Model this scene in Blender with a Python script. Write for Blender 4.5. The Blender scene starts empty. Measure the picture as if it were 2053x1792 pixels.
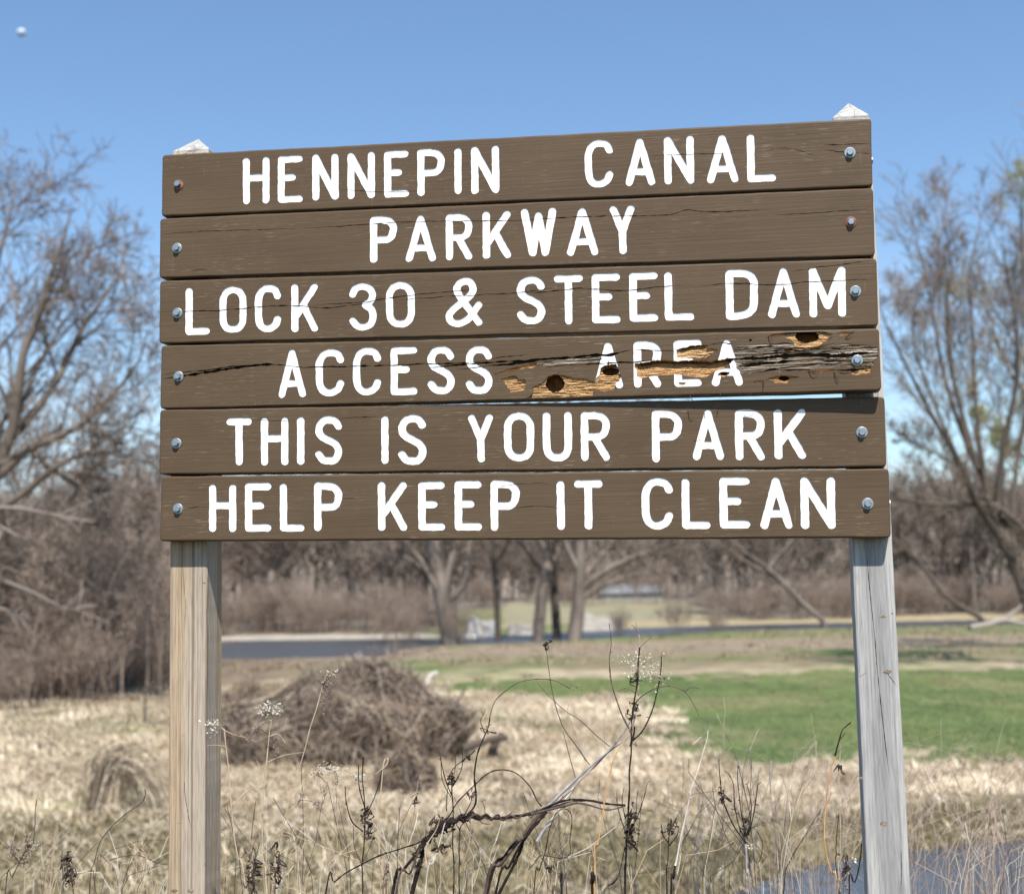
import bpy, math, random
import numpy as np
from mathutils import Vector, Matrix, noise as mnoise
from mathutils.geometry import delaunay_2d_cdt

random.seed(7)
rng = np.random.default_rng(7)
scene = bpy.context.scene
R = math.radians

# ------------------------------------------------------------------ camera, sky, sun, exposure
F = 2850.0                                   # focal length in pixels of a 2053 x 1792 picture
PW, PH = 2053.0, 1792.0
EYE = np.array([0.0, 0.0, 1.65])
_up = np.array([-0.019, 0.9945, 0.103]); _up /= np.linalg.norm(_up)
_fw = np.array([0, 0, 1.0]) - _up * _up[2]; _fw /= np.linalg.norm(_fw)
_rt = np.cross(_up, _fw); _rt = _rt if _rt[0] > 0 else -_rt
C2W = np.stack([_rt, _fw, _up])              # rows: world X, Y, Z in camera coordinates (right, up, forward)

cam = bpy.data.cameras.new('camera'); camo = bpy.data.objects.new('camera', cam)
scene.collection.objects.link(camo); scene.camera = camo
m = Matrix.Identity(4)
for i in range(3):
    m[i][0], m[i][1], m[i][2], m[i][3] = C2W[i][0], C2W[i][1], -C2W[i][2], EYE[i]
camo.matrix_world = m
cam.sensor_width = 36; cam.lens = F / PW * 36
cam.clip_start = 0.05; cam.clip_end = 3000
cam.dof.use_dof = True; cam.dof.focus_distance = 2.98; cam.dof.aperture_fstop = 4.2

SUN_EL, SUN_AZ = 55.5, 171.0                 # azimuth clockwise from +Y (the view direction)
w = bpy.data.worlds.new('World'); scene.world = w; w.use_nodes = True
nt = w.node_tree; nt.nodes.clear()
out = nt.nodes.new('ShaderNodeOutputWorld'); bg = nt.nodes.new('ShaderNodeBackground')
sky = nt.nodes.new('ShaderNodeTexSky'); sky.sky_type = 'NISHITA'; sky.sun_disc = False
sky.sun_elevation = R(SUN_EL); sky.sun_rotation = R(SUN_AZ)
sky.air_density = 1.2; sky.dust_density = 0.0; sky.ozone_density = 6.0; sky.altitude = 100
bg.inputs['Strength'].default_value = 0.118
# thin high cloud low over the horizon
tc = nt.nodes.new('ShaderNodeTexCoord'); sep = nt.nodes.new('ShaderNodeSeparateXYZ')
mp = nt.nodes.new('ShaderNodeMapping'); mp.inputs['Scale'].default_value = (2.2, 2.2, 7.0)
mp.inputs['Location'].default_value = (0.3, 0.1, 0.4)
no = nt.nodes.new('ShaderNodeTexNoise'); no.inputs['Scale'].default_value = 2.4; no.inputs['Detail'].default_value = 6
no.inputs['Roughness'].default_value = 0.55
cr = nt.nodes.new('ShaderNodeValToRGB'); cr.color_ramp.elements[0].position = 0.42; cr.color_ramp.elements[1].position = 0.75
el = nt.nodes.new('ShaderNodeMapRange'); el.inputs[1].default_value = 0.0; el.inputs[2].default_value = 0.24
el.inputs[3].default_value = 0.85; el.inputs[4].default_value = 0.0
mu = nt.nodes.new('ShaderNodeMath'); mu.operation = 'MULTIPLY'
mx = nt.nodes.new('ShaderNodeMix'); mx.data_type = 'RGBA'
mx.inputs[7].default_value = (5.6, 6.3, 7.2, 1)
L = nt.links.new
L(tc.outputs['Generated'], sep.inputs[0]); L(tc.outputs['Generated'], mp.inputs[0]); L(mp.outputs[0], no.inputs['Vector'])
L(no.outputs['Fac'], cr.inputs[0]); L(sep.outputs['Z'], el.inputs[0]); L(cr.outputs[0], mu.inputs[0]); L(el.outputs[0], mu.inputs[1])
L(mu.outputs[0], mx.inputs[0]); L(sky.outputs[0], mx.inputs[6]); L(mx.outputs[2], bg.inputs['Color']); L(bg.outputs[0], out.inputs[0])

sl = bpy.data.lights.new('sun', 'SUN'); so = bpy.data.objects.new('sun', sl); scene.collection.objects.link(so)
sl.energy = 5.0; sl.angle = R(0.53); sl.color = (1.0, 0.955, 0.88)
sd = Vector((math.sin(R(SUN_AZ)) * math.cos(R(SUN_EL)), math.cos(R(SUN_AZ)) * math.cos(R(SUN_EL)), math.sin(R(SUN_EL))))
so.rotation_euler = sd.to_track_quat('Z', 'Y').to_euler(); so.location = (3, -6, 9)
vs = scene.view_settings; vs.view_transform = 'Standard'; vs.look = 'None'; vs.gamma = 1; vs.use_curve_mapping = False
vs.exposure = 0.45

# ------------------------------------------------------------------ helpers
def ray(px, py):
    return C2W @ np.array([(px - PW / 2) / F, -(py - PH / 2) / F, 1.0])
def at(px, py, d):                           # point at forward distance d (metres)
    r = ray(px, py); return EYE + r * (d / r[1])
def gp(px, py, z):                           # point where the sight line meets height z
    r = ray(px, py); return EYE + r * ((z - EYE[2]) / r[2])

def link(o, parent=None):
    scene.collection.objects.link(o)
    if parent: o.parent = parent
    return o
def tag(o, label=None, cat=None, group=None, kind=None):
    if label: o['label'] = label
    if cat: o['category'] = cat
    if group: o['group'] = group
    if kind: o['kind'] = kind
    return o
def empty(name, loc, rz=0):
    o = bpy.data.objects.new(name, None); o.location = loc; o.rotation_euler = (0, 0, rz); o.empty_display_size = .1
    return link(o)
def mesh_np(name, V, Fc, mat, parent=None, smooth=False, loc=None):
    """Fc: (n,3) or (n,4) array, or a list of such arrays"""
    if not isinstance(Fc, list): Fc = [Fc]
    Fc = [f for f in Fc if len(f)]
    me = bpy.data.meshes.new(name)
    V = np.asarray(V, dtype=np.float32).reshape(-1, 3)
    if loc is not None: V = V - np.asarray(loc, dtype=np.float32)
    me.vertices.add(len(V)); me.vertices.foreach_set('co', V.ravel())
    nl = sum(f.size for f in Fc); npoly = sum(len(f) for f in Fc)
    me.loops.add(nl); me.polygons.add(npoly)
    me.loops.foreach_set('vertex_index', np.concatenate([f.ravel() for f in Fc]).astype(np.int32))
    tot = np.concatenate([np.full(len(f), f.shape[1]) for f in Fc])
    me.polygons.foreach_set('loop_start', np.concatenate([[0], np.cumsum(tot)[:-1]]).astype(np.int32))
    me.polygons.foreach_set('use_smooth', np.full(npoly, smooth))
    me.update(calc_edges=True)
    if mat: me.materials.append(mat)
    o = bpy.data.objects.new(name, me)
    if loc is not None and parent is None: o.location = loc
    return link(o, parent)
def mesh_py(name, V, Fc, mat, parent=None, smooth=False):
    me = bpy.data.meshes.new(name); me.from_pydata([tuple(v) for v in V], [], Fc)
    if mat: me.materials.append(mat)
    if smooth: me.polygons.foreach_set('use_smooth', [True] * len(me.polygons))
    me.update()
    return link(bpy.data.objects.new(name, me), parent)

def tubes(P, Rr, sides=3):
    """P (M,N,3) polylines, Rr (M,N) radii -> verts, quads (open tubes whose tip radius is small)"""
    P = np.asarray(P, float); Rr = np.asarray(Rr, float)
    M, N, _ = P.shape
    T = np.gradient(P, axis=1); T /= np.linalg.norm(T, axis=2, keepdims=True) + 1e-12
    ref = np.where(np.abs(T[:, :1, 2:3]) > .9, np.array([[[1., 0, 0]]]), np.array([[[0., 0, 1.]]])) * np.ones((M, N, 1))
    A = np.cross(T, ref); A /= np.linalg.norm(A, axis=2, keepdims=True) + 1e-12
    B = np.cross(T, A)
    an = np.arange(sides) * 2 * np.pi / sides
    V = P[:, :, None, :] + Rr[:, :, None, None] * (np.cos(an)[None, None, :, None] * A[:, :, None, :] + np.sin(an)[None, None, :, None] * B[:, :, None, :])
    idx = np.arange(M * N * sides).reshape(M, N, sides)
    a = idx[:, :-1, :]; b = np.roll(idx, -1, axis=2)[:, :-1, :]; c = np.roll(idx, -1, axis=2)[:, 1:, :]; d = idx[:, 1:, :]
    Q = np.stack([a, b, c, d], -1).reshape(-1, 4)
    return V.reshape(-1, 3), Q
def join(parts):
    Vs, Fs, o = [], {}, 0
    for V, Q in parts:
        Vs.append(V)
        for q in (Q if isinstance(Q, list) else [Q]):
            if len(q): Fs.setdefault(q.shape[1], []).append(q + o)
        o += len(V)
    return np.concatenate(Vs), [np.concatenate(v) for v in Fs.values()]
def catmull(pts, n=6):
    p = np.asarray(pts, float)
    if len(p) == 2: return np.array([p[0] + (p[1] - p[0]) * t for t in np.linspace(0, 1, n + 1)])
    q = np.vstack([2 * p[0] - p[1], p, 2 * p[-1] - p[-2]])
    o = []
    for i in range(1, len(q) - 2):
        for t in np.linspace(0, 1, n, endpoint=False):
            o.append(.5 * ((2 * q[i]) + (-q[i-1] + q[i+1]) * t + (2*q[i-1] - 5*q[i] + 4*q[i+1] - q[i+2]) * t*t + (-q[i-1] + 3*q[i] - 3*q[i+1] + q[i+2]) * t**3))
    o.append(p[-1]); return np.array(o)

def vnoise(x, y, seed=0):                    # vectorised value noise, 0..1
    x = np.asarray(x, float) + seed * 17.3; y = np.asarray(y, float) - seed * 9.1
    xi = np.floor(x); yi = np.floor(y); fx = x - xi; fy = y - yi
    fx = fx * fx * (3 - 2 * fx); fy = fy * fy * (3 - 2 * fy)
    def h(a, b):
        s = np.sin(a * 127.1 + b * 311.7 + seed * 74.7) * 43758.5453
        return s - np.floor(s)
    return (h(xi, yi) * (1 - fx) + h(xi + 1, yi) * fx) * (1 - fy) + (h(xi, yi + 1) * (1 - fx) + h(xi + 1, yi + 1) * fx) * fy
def fbm(x, y, seed=0, o=4):
    s = 0; a = .5; t = 0
    for k in range(o):
        s = s + a * vnoise(x * 2**k, y * 2**k, seed + k); t += a; a *= .5
    return s / t
def sstep(a, b, x):
    t = np.clip((x - a) / (b - a), 0, 1); return t * t * (3 - 2 * t)
def pip(x, y, poly):
    x = np.asarray(x); y = np.asarray(y); inside = np.zeros(x.shape, bool); n = len(poly)
    for i in range(n):
        x1, y1 = poly[i][0], poly[i][1]; x2, y2 = poly[(i+1) % n][0], poly[(i+1) % n][1]
        if y1 == y2: continue
        c = ((y1 > y) != (y2 > y)) & (x < (x2 - x1) * (y - y1) / (y2 - y1) + x1)
        inside ^= c
    return inside

# ------------------------------------------------------------------ materials
def mat_new(name):
    mt = bpy.data.materials.new(name); mt.use_nodes = True
    return mt, mt.node_tree, mt.node_tree.nodes['Principled BSDF']
def ramp(nt, fac, stops):
    r = nt.nodes.new('ShaderNodeValToRGB')
    e = r.color_ramp.elements
    while len(e) < len(stops): e.new(.5)
    for k, (p, c) in enumerate(stops): e[k].position = p; e[k].color = (*c, 1)
    nt.links.new(fac, r.inputs[0]); return r.outputs[0]
def noise_n(nt, scale, loc=(0, 0, 0), s=1.0, detail=4, rough=.55, coord='Object', dist=0.0):
    t = nt.nodes.new('ShaderNodeTexCoord'); mp = nt.nodes.new('ShaderNodeMapping')
    mp.inputs['Scale'].default_value = scale; mp.inputs['Location'].default_value = loc
    n = nt.nodes.new('ShaderNodeTexNoise'); n.inputs['Scale'].default_value = s; n.inputs['Detail'].default_value = detail
    n.inputs['Roughness'].default_value = rough; n.inputs['Distortion'].default_value = dist
    nt.links.new(t.outputs[coord], mp.inputs[0]); nt.links.new(mp.outputs[0], n.inputs['Vector'])
    return n.outputs['Fac']
def mixc(nt, fac, a, b, mode='MIX'):
    x = nt.nodes.new('ShaderNodeMix'); x.data_type = 'RGBA'; x.blend_type = mode
    for s, v in ((0, fac), (6, a), (7, b)):
        if hasattr(v, 'node'): nt.links.new(v, x.inputs[s])
        else: x.inputs[s].default_value = v if s == 0 else (*v, 1)
    return x.outputs[2]
def math_n(nt, op, a, b=0.0):
    x = nt.nodes.new('ShaderNodeMath'); x.operation = op
    for s, v in ((0, a), (1, b)):
        if hasattr(v, 'node'): nt.links.new(v, x.inputs[s])
        else: x.inputs[s].default_value = v
    return x.outputs[0]
def bump(nt, bsdf, h, dist, strength=1.0):
    b = nt.nodes.new('ShaderNodeBump'); b.inputs['Distance'].default_value = dist; b.inputs['Strength'].default_value = strength
    nt.links.new(h, b.inputs['Height']); nt.links.new(b.outputs[0], bsdf.inputs['Normal'])

def m_board():
    mt, nt, b = mat_new('brown_paint')
    g1 = noise_n(nt, (3, 3, 170), detail=5, rough=.6, dist=.4)
    g2 = noise_n(nt, (14, 14, 420), loc=(3, 1, 2), detail=3)
    big = noise_n(nt, (5, 5, 9), loc=(1, 5, 2), detail=3)
    c = ramp(nt, g1, [(.25, (.090, .058, .033)), (.5, (.103, .067, .038)), (.78, (.122, .082, .049))])
    c = mixc(nt, .45, c, ramp(nt, big, [(.3, (.080, .053, .031)), (.7, (.124, .084, .051))]))
    # worn pale flecks, long along the grain, and a few scuffs
    fl = noise_n(nt, (26, 26, 520), loc=(8, 2, 5), detail=2, rough=.5)
    sc = noise_n(nt, (4, 4, 10), loc=(2, 7, 1), detail=2)
    k = math_n(nt, 'MULTIPLY', ramp(nt, fl, [(.62, (0, 0, 0)), (.70, (1, 1, 1))]), ramp(nt, sc, [(.46, (0, 0, 0)), (.62, (1, 1, 1))]))
    c = mixc(nt, math_n(nt, 'MULTIPLY', k, .7), c, (.30, .245, .18))
    dk = noise_n(nt, (7, 7, 380), loc=(5, 2, 9), detail=2, rough=.5)
    c = mixc(nt, math_n(nt, 'MULTIPLY', ramp(nt, dk, [(.68, (0, 0, 0)), (.75, (1, 1, 1))]), .6), c, (.055, .038, .024))
    vs_n = noise_n(nt, (150, 150, 9), loc=(3, 8, 2), detail=1); vs_m = noise_n(nt, (6, 6, 6), loc=(1, 9, 4), detail=1)
    c = mixc(nt, math_n(nt, 'MULTIPLY', math_n(nt, 'MULTIPLY', ramp(nt, vs_n, [(.66, (0, 0, 0)), (.72, (1, 1, 1))]), ramp(nt, vs_m, [(.55, (0, 0, 0)), (.7, (1, 1, 1))])), .3), c, (.24, .20, .15))
    # knots
    t = nt.nodes.new('ShaderNodeTexCoord'); mp = nt.nodes.new('ShaderNodeMapping'); mp.inputs['Scale'].default_value = (5.5, 1, 9.0)
    mp.inputs['Location'].default_value = (.3, 0, .25)
    vo = nt.nodes.new('ShaderNodeTexVoronoi'); vo.inputs['Scale'].default_value = 1.0; vo.voronoi_dimensions = '3D'
    nt.links.new(t.outputs['Object'], mp.inputs[0]); nt.links.new(mp.outputs[0], vo.inputs['Vector'])
    kn = ramp(nt, vo.outputs['Distance'], [(.035, (1, 1, 1)), (.085, (0, 0, 0))])
    c = mixc(nt, math_n(nt, 'MULTIPLY', kn, .4), c, (.155, .115, .062))
    nt.links.new(c, b.inputs['Base Color']); b.inputs['Roughness'].default_value = .5
    b.inputs['Specular IOR Level'].default_value = .2
    h = math_n(nt, 'ADD', math_n(nt, 'MULTIPLY', g1, .9), math_n(nt, 'MULTIPLY', g2, .35))
    bump(nt, b, h, .0013, .62)
    return mt
def m_simple(name, c1, c2, scale=(20, 20, 20), rough=.8, bumpd=0, spec=.3, metal=0, detail=4):
    mt, nt, b = mat_new(name)
    n = noise_n(nt, scale, detail=detail)
    nt.links.new(ramp(nt, n, [(.3, c1), (.7, c2)]), b.inputs['Base Color'])
    b.inputs['Roughness'].default_value = rough; b.inputs['Specular IOR Level'].default_value = spec; b.inputs['Metallic'].default_value = metal
    if bumpd: bump(nt, b, n, bumpd)
    return mt
def m_island(name, stops, rough=.85, spec=.15, trans=0):
    mt, nt, b = mat_new(name)
    g = nt.nodes.new('ShaderNodeNewGeometry')
    nt.links.new(ramp(nt, g.outputs['Random Per Island'], stops), b.inputs['Base Color'])
    b.inputs['Roughness'].default_value = rough; b.inputs['Specular IOR Level'].default_value = spec
    return mt
def m_post(name, warm, band=None):
    mt, nt, b = mat_new(name)
    g = noise_n(nt, (38, 38, 1.1), detail=5, rough=.6, dist=.5)
    g2 = noise_n(nt, (260, 260, 5), loc=(4, 4, 1), detail=3)
    if warm: st = [(.25, (.23, .145, .075)), (.42, (.38, .26, .145)), (.55, (.46, .33, .20)), (.75, (.54, .43, .30))]
    else: st = [(.28, (.25, .24, .23)), (.45, (.42, .40, .375)), (.58, (.54, .515, .475)), (.75, (.66, .635, .58))]
    c = ramp(nt, g, st)
    c = mixc(nt, .45, c, ramp(nt, g2, [(.36, (.22, .17, .13) if warm else (.27, .27, .27)), (.55, (.46, .37, .27) if warm else (.50, .485, .46))]))
    gr = noise_n(nt, (16, 16, 1.0), loc=(9, 1, 3), detail=2)
    c = mixc(nt, math_n(nt, 'MULTIPLY', ramp(nt, gr, [(.42, (0, 0, 0)), (.6, (1, 1, 1))]), .45 if warm else .45), c, (.42, .38, .34) if warm else (.27, .265, .26))
    if band:                                 # greyer heartwood down the middle of the face
        tcb = nt.nodes.new('ShaderNodeTexCoord'); sx_ = nt.nodes.new('ShaderNodeSeparateXYZ'); nt.links.new(tcb.outputs['Object'], sx_.inputs[0])
        wv = math_n(nt, 'MULTIPLY', math_n(nt, 'SUBTRACT', noise_n(nt, (4, 4, 3.0), detail=2), .5), .05)
        tt = math_n(nt, 'SUBTRACT', sx_.outputs['X'], math_n(nt, 'ADD', math_n(nt, 'MULTIPLY', sx_.outputs['Z'], band[1]), band[0]))
        ab = math_n(nt, 'ABSOLUTE', math_n(nt, 'ADD', tt, wv))
        c = mixc(nt, math_n(nt, 'MULTIPLY', ramp(nt, ab, [(.008, (1, 1, 1)), (.034, (0, 0, 0))]), .6), c, (.22, .215, .21))
    # thin dark season lines
    ln = noise_n(nt, (150, 150, .8), loc=(2, 3, 0), detail=2, dist=.5)
    c = mixc(nt, math_n(nt, 'MULTIPLY', ramp(nt, ln, [(.55, (0, 0, 0)), (.62, (1, 1, 1))]), .72 if warm else .5), c, (.19, .135, .09) if warm else (.22, .21, .20))
    sp_ = noise_n(nt, (300, 300, 22), loc=(1, 4, 6), detail=3)
    c = mixc(nt, 1.0, c, ramp(nt, sp_, [(.3, (.80, .80, .80)), (.6, (1.06, 1.06, 1.06))]), 'MULTIPLY')
    nt.links.new(c, b.inputs['Base Color']); b.inputs['Roughness'].default_value = .85; b.inputs['Specular IOR Level'].default_value = .2
    bump(nt, b, math_n(nt, 'ADD', math_n(nt, 'ADD', g, g2), math_n(nt, 'MULTIPLY', ln, .8)), .0014, .8)
    return mt
def m_raw(name, stops, sc=(22, 22, 330)):
    mt, nt, b = mat_new(name)
    g = noise_n(nt, sc, detail=5, rough=.65, dist=.6)
    nt.links.new(ramp(nt, g, stops), b.inputs['Base Color']); b.inputs['Roughness'].default_value = .9; b.inputs['Specular IOR Level'].default_value = .1
    bump(nt, b, g, .002, .9)
    return mt
M = {}
M['board'] = m_board()
M['white'] = m_simple('white_letter_paint', (.78, .79, .80), (.84, .84, .84), (60, 60, 300), .5, .0004, .4)
M['raw'] = m_raw('raw_wood', [(.27, (.10, .045, .016)), (.42, (.36, .20, .085)), (.58, (.52, .33, .16)), (.78, (.68, .50, .30))])
M['split'] = m_raw('split_wood', [(.3, (.035, .025, .018)), (.7, (.10, .07, .045))])
M['weather'] = m_raw('weathered_wood', [(.28, (.035, .027, .022)), (.38, (.115, .088, .06)), (.52, (.17, .135, .10)), (.60, (.38, .31, .24)), (.72, (.60, .50, .38))], (12, 12, 300))
M['hole'] = m_raw('hole_wood', [(.3, (.07, .03, .01)), (.7, (.26, .13, .045))], (90, 90, 90))
M['post_warm'] = m_post('warm_post_wood', True)
M['post_grey'] = None
M['cap'], _n, _b = mat_new('post_end_grain')
_g = noise_n(_n, (45, 45, 45), detail=5, rough=.7); _v = _n.nodes.new('ShaderNodeTexVoronoi'); _v.feature = 'DISTANCE_TO_EDGE'; _v.inputs['Scale'].default_value = 34
_t = _n.nodes.new('ShaderNodeTexCoord'); _n.links.new(_t.outputs['Object'], _v.inputs['Vector'])
_c = mixc(_n, ramp(_n, _v.outputs['Distance'], [(.01, (.7, .7, .7)), (.05, (0, 0, 0))]), ramp(_n, _g, [(.3, (.30, .29, .27)), (.65, (.50, .49, .45))]), (.16, .15, .14))
_n.links.new(_c, _b.inputs['Base Color']); _b.inputs['Roughness'].default_value = .9; bump(_n, _b, _g, .002, .8)
M['knot'] = m_simple('knot_wood', (.10, .07, .045), (.36, .29, .20), (220, 220, 220), .9, .002)
M['zinc'] = m_simple('zinc_bolt', (.26, .30, .34), (.42, .46, .50), (160, 160, 160), .42, .0002, .5, .75)
M['washer'] = m_simple('zinc_washer', (.22, .26, .28), (.36, .40, .42), (120, 120, 120), .5, .0003, .5, .6)
M['rust'] = m_simple('rusty_washer', (.16, .055, .035), (.33, .20, .15), (90, 90, 90), .8, .0004, .2, .2)
M['black'] = m_simple('dark_gap', (.02, .015, .012), (.04, .03, .02), (50, 50, 50), .9)

# ------------------------------------------------------------------ terrain description
FZ = -0.65                                   # height of the field
WZ = -0.76                                   # river level
PZ = -0.92                                   # pond level
near_e = [gp(x, y, WZ) for x, y in [(-900, 1360), (-300, 1347), (0, 1337), (230, 1322), (450, 1322), (780, 1316), (815, 1302), (900, 1295), (1100, 1288), (1300, 1274), (1500, 1265), (1900, 1256), (2300, 1248), (3000, 1235)]]
far_e = [gp(x, y, WZ) for x, y in [(-900, 1312), (-300, 1302), (200, 1292), (450, 1285), (780, 1281), (925, 1279), (1010, 1276), (1200, 1262), (1350, 1257), (1500, 1252), (1900, 1244), (2300, 1236), (3000, 1221)]]
nx_ = np.array([p[0] for p in near_e]); ny_ = np.array([p[1] for p in near_e])
fx_ = np.array([p[0] for p in far_e]); fy_ = np.array([p[1] for p in far_e])
pond = [gp(x, y, PZ)[:2] for x, y in [(1380, 1860), (1470, 1800), (1590, 1752), (1700, 1728), (1830, 1708), (1950, 1696), (2060, 1688), (2400, 1680), (2800, 1700), (2900, 1950), (1500, 2000)]]
pcx, pcy = np.mean([p[0] for p in pond]), np.mean([p[1] for p in pond])
def seg_dist(x, y, poly):
    d = np.full(np.shape(x), 1e9)
    n = len(poly)
    for i in range(n):
        ax, ay = poly[i]; bx, by = poly[(i+1) % n]
        L2 = (bx-ax)**2 + (by-ay)**2
        t = np.clip(((x-ax)*(bx-ax) + (y-ay)*(by-ay)) / L2, 0, 1)
        d = np.minimum(d, np.hypot(x-ax-t*(bx-ax), y-ay-t*(by-ay)))
    return d
def H(x, y):
    x = np.asarray(x, float); y = np.asarray(y, float)
    z = FZ * sstep(4.6, 9.0, y + .4 * np.sin(x * .7))
    z = z + sstep(8, 11, y) * (fbm(x * .35, y * .35, 3) - .5) * .22 * (1 - sstep(18, 40, y) * .9)
    z = z + (fbm(x * 1.6, y * 1.6, 5) - .5) * (.07 + .13 * sstep(9, 13, y) * (1 - sstep(30, 42, y))) * (1 - sstep(40, 55, y) * .7)
    ne = np.interp(x, nx_, ny_); fe = np.interp(x, fx_, fy_)
    # river channel
    into = np.minimum(y - ne, fe - y)
    z = np.where(y > 20, z + (WZ - .12 - z) * sstep(-2.5, .6, into), z)
    z = z - .7 * sstep(.2, 4, into)
    back = y - fe
    z = z + np.where(back > 0, .02 * np.minimum(back, 90), 0)
    z = z + 17 * sstep(185, 430, y) * (.8 + .4 * fbm(x * .012, y * .004, 8))
    # pond
    ins = pip(x, y, pond); d = seg_dist(x, y, pond); sdv = np.where(ins, d, -d)
    z = z + (PZ - .04 - z) * sstep(-1.0, .05, sdv) - .4 * sstep(0, .8, sdv)
    return z

green_poly = [gp(x, y, FZ)[:2] for x, y in [(1280, 1390), (1325, 1440), (1348, 1482), (1388, 1516), (1560, 1528), (1760, 1534), (1870, 1538), (2053, 1532), (2500, 1530), (2700, 1345), (2053, 1342), (1700, 1342), (1500, 1348), (1250, 1357), (1000, 1362), (880, 1368), (860, 1388), (1180, 1392)]]
patch_a = [gp(x, y, FZ)[:2] for x, y in [(930, 1425), (1020, 1420), (1150, 1440), (1180, 1458), (1040, 1470), (930, 1455)]]
patch_b = [gp(x, y, FZ)[:2] for x, y in [(-200, 1425), (150, 1420), (330, 1430), (350, 1460), (100, 1470), (-200, 1500)]]

# ground sheet, polar, finer near the camera
na, nr = 640, 520
ang = np.concatenate([np.linspace(R(-180), R(-50), 60, endpoint=False), np.linspace(R(-50), R(50), 520, endpoint=False), np.linspace(R(50), R(180), 60)]); rad = 1.2 * (700 / 1.2) ** (np.linspace(0, 1, nr))
AA, RR = np.meshgrid(ang, rad)
gx = np.sin(AA) * RR; gy = np.cos(AA) * RR - 3.0
gz = H(gx, gy)
# ground colour by what grows there
def ground_col(x, y):
    jx = x + (fbm(x * 1.3, y * .9, 21) - .5) * 3.0; jy = y + (fbm(x * 1.3, y * .8, 22) - .5) * 7.0
    n = fbm(x * .5, y * .35, 11)[..., None]; n2 = fbm(x * 2.2, y * 1.2, 12)[..., None]
    straw = np.array([.55, .445, .31]) * (.66 + .66 * n2) ; straw = straw * (.85 + .3 * n)
    green = np.array([.150, .202, .074]) * (.80 + .35 * n2) + np.array([.07, .045, .02]) * np.clip(n * 2.2 - .9, 0, 1)
    olive = np.array([.30, .255, .155]) * (.7 + .5 * n2) ; olive = olive + (np.array([-.12, -.02, -.07]) * np.clip((n - .5) * 5, 0, 1))
    dirt = np.array([.36, .28, .21]) * (.8 + .4 * n2)
    litter = np.array([.25, .19, .14]) * (.7 + .6 * n2)
    wood = np.array([.22, .19, .16]) * (.8 + .4 * n)
    gravel = np.array([.47, .42, .35]) * (.85 + .3 * n2)
    bankg = np.array([.22, .185, .10]) * (.6 + .8 * n2)
    def mix(a, b, t): t = np.clip(t, 0, 1)[..., None] if np.ndim(t) < np.ndim(a) else np.clip(t, 0, 1); return a * (1 - t) + b * t
    c = straw
    c = mix(c, straw * np.array([.86, .94, .8]), sstep(.5, .7, fbm(x * .25, y * .2, 31)))
    c = mix(c, green * 1.25, .55 * (pip(jx, jy, patch_a) | pip(jx, jy, patch_b)).astype(float))
    c = mix(c, np.array([.33, .26, .175]) * (.7 + .6 * n2), sstep(.52, .66, fbm(x * .8 + 3, y * .5, 71)) * .55 * (y < 40))
    c = mix(c, olive, sstep(39, 46, jy))
    gm = mix(green, np.array([.30, .26, .15]) * (.7 + .6 * n2), sstep(.48, .70, fbm(x * .6 + 7, y * .35, 72)) * .45)
    c = mix(c, gm, pip(jx, jy, green_poly).astype(float))
    tr = (jy - 54 - x * .12) ; c = mix(c, dirt, (sstep(-2, 0, tr) * (1 - sstep(9, 14, tr))) * .8)
    c = mix(c, mix(olive, green, np.full(olive.shape[:-1], .45)), sstep(66, 70, jy))
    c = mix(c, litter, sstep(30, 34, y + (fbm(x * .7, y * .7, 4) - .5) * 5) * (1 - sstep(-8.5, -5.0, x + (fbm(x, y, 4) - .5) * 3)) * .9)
    ne = np.interp(x, nx_, ny_); fe = np.interp(x, fx_, fy_)
    c = mix(c, gravel, ((y > fe - 1.5) & (y < fe + 5)).astype(float) * (1 - sstep(-6, -3, x)) )
    c = mix(c, np.array([.42, .345, .215]) * (.8 + .4 * n2), ((y > fe) & (x > 6)).astype(float))
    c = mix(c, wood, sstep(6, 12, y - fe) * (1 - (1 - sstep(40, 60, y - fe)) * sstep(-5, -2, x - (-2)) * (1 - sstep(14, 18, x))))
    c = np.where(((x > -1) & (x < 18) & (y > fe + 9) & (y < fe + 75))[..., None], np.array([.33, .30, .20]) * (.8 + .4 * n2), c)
    c = mix(c, bankg * 1.15, (1 - sstep(13.4, 15.2, y + (fbm(x * .8, y * .8, 44) - .5) * 5)) * (.7 + .3 * fbm(x * 1.1, y * 1.1, 45)))
    d = seg_dist(x, y, pond); ins = pip(x, y, pond)
    c = mix(c, bankg, (1 - sstep(.6, 1.9, d + (fbm(x * 2, y * 2, 14) - .5) * 1.2)) * (y < 24))
    c = mix(c, np.array([.125, .115, .062]) * (.7 + .6 * n2), 1 - sstep(7.0, 9.5, y))  # unseen near ground, coloured darker to lower bounce light on the sign
    return np.clip(c, .01, .8)
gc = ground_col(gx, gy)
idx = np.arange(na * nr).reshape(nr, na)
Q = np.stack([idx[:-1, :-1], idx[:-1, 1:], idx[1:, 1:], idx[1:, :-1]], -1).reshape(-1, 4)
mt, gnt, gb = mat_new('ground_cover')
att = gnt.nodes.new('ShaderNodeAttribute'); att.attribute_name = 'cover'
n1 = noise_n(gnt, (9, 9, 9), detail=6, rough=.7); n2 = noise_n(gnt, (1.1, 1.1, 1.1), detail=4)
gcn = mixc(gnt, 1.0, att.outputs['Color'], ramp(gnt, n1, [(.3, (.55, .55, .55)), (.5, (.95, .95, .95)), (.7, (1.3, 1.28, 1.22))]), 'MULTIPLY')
gcn = mixc(gnt, 1.0, gcn, ramp(gnt, n2, [(.3, (.82, .82, .82)), (.7, (1.12, 1.12, 1.1))]), 'MULTIPLY')
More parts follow.
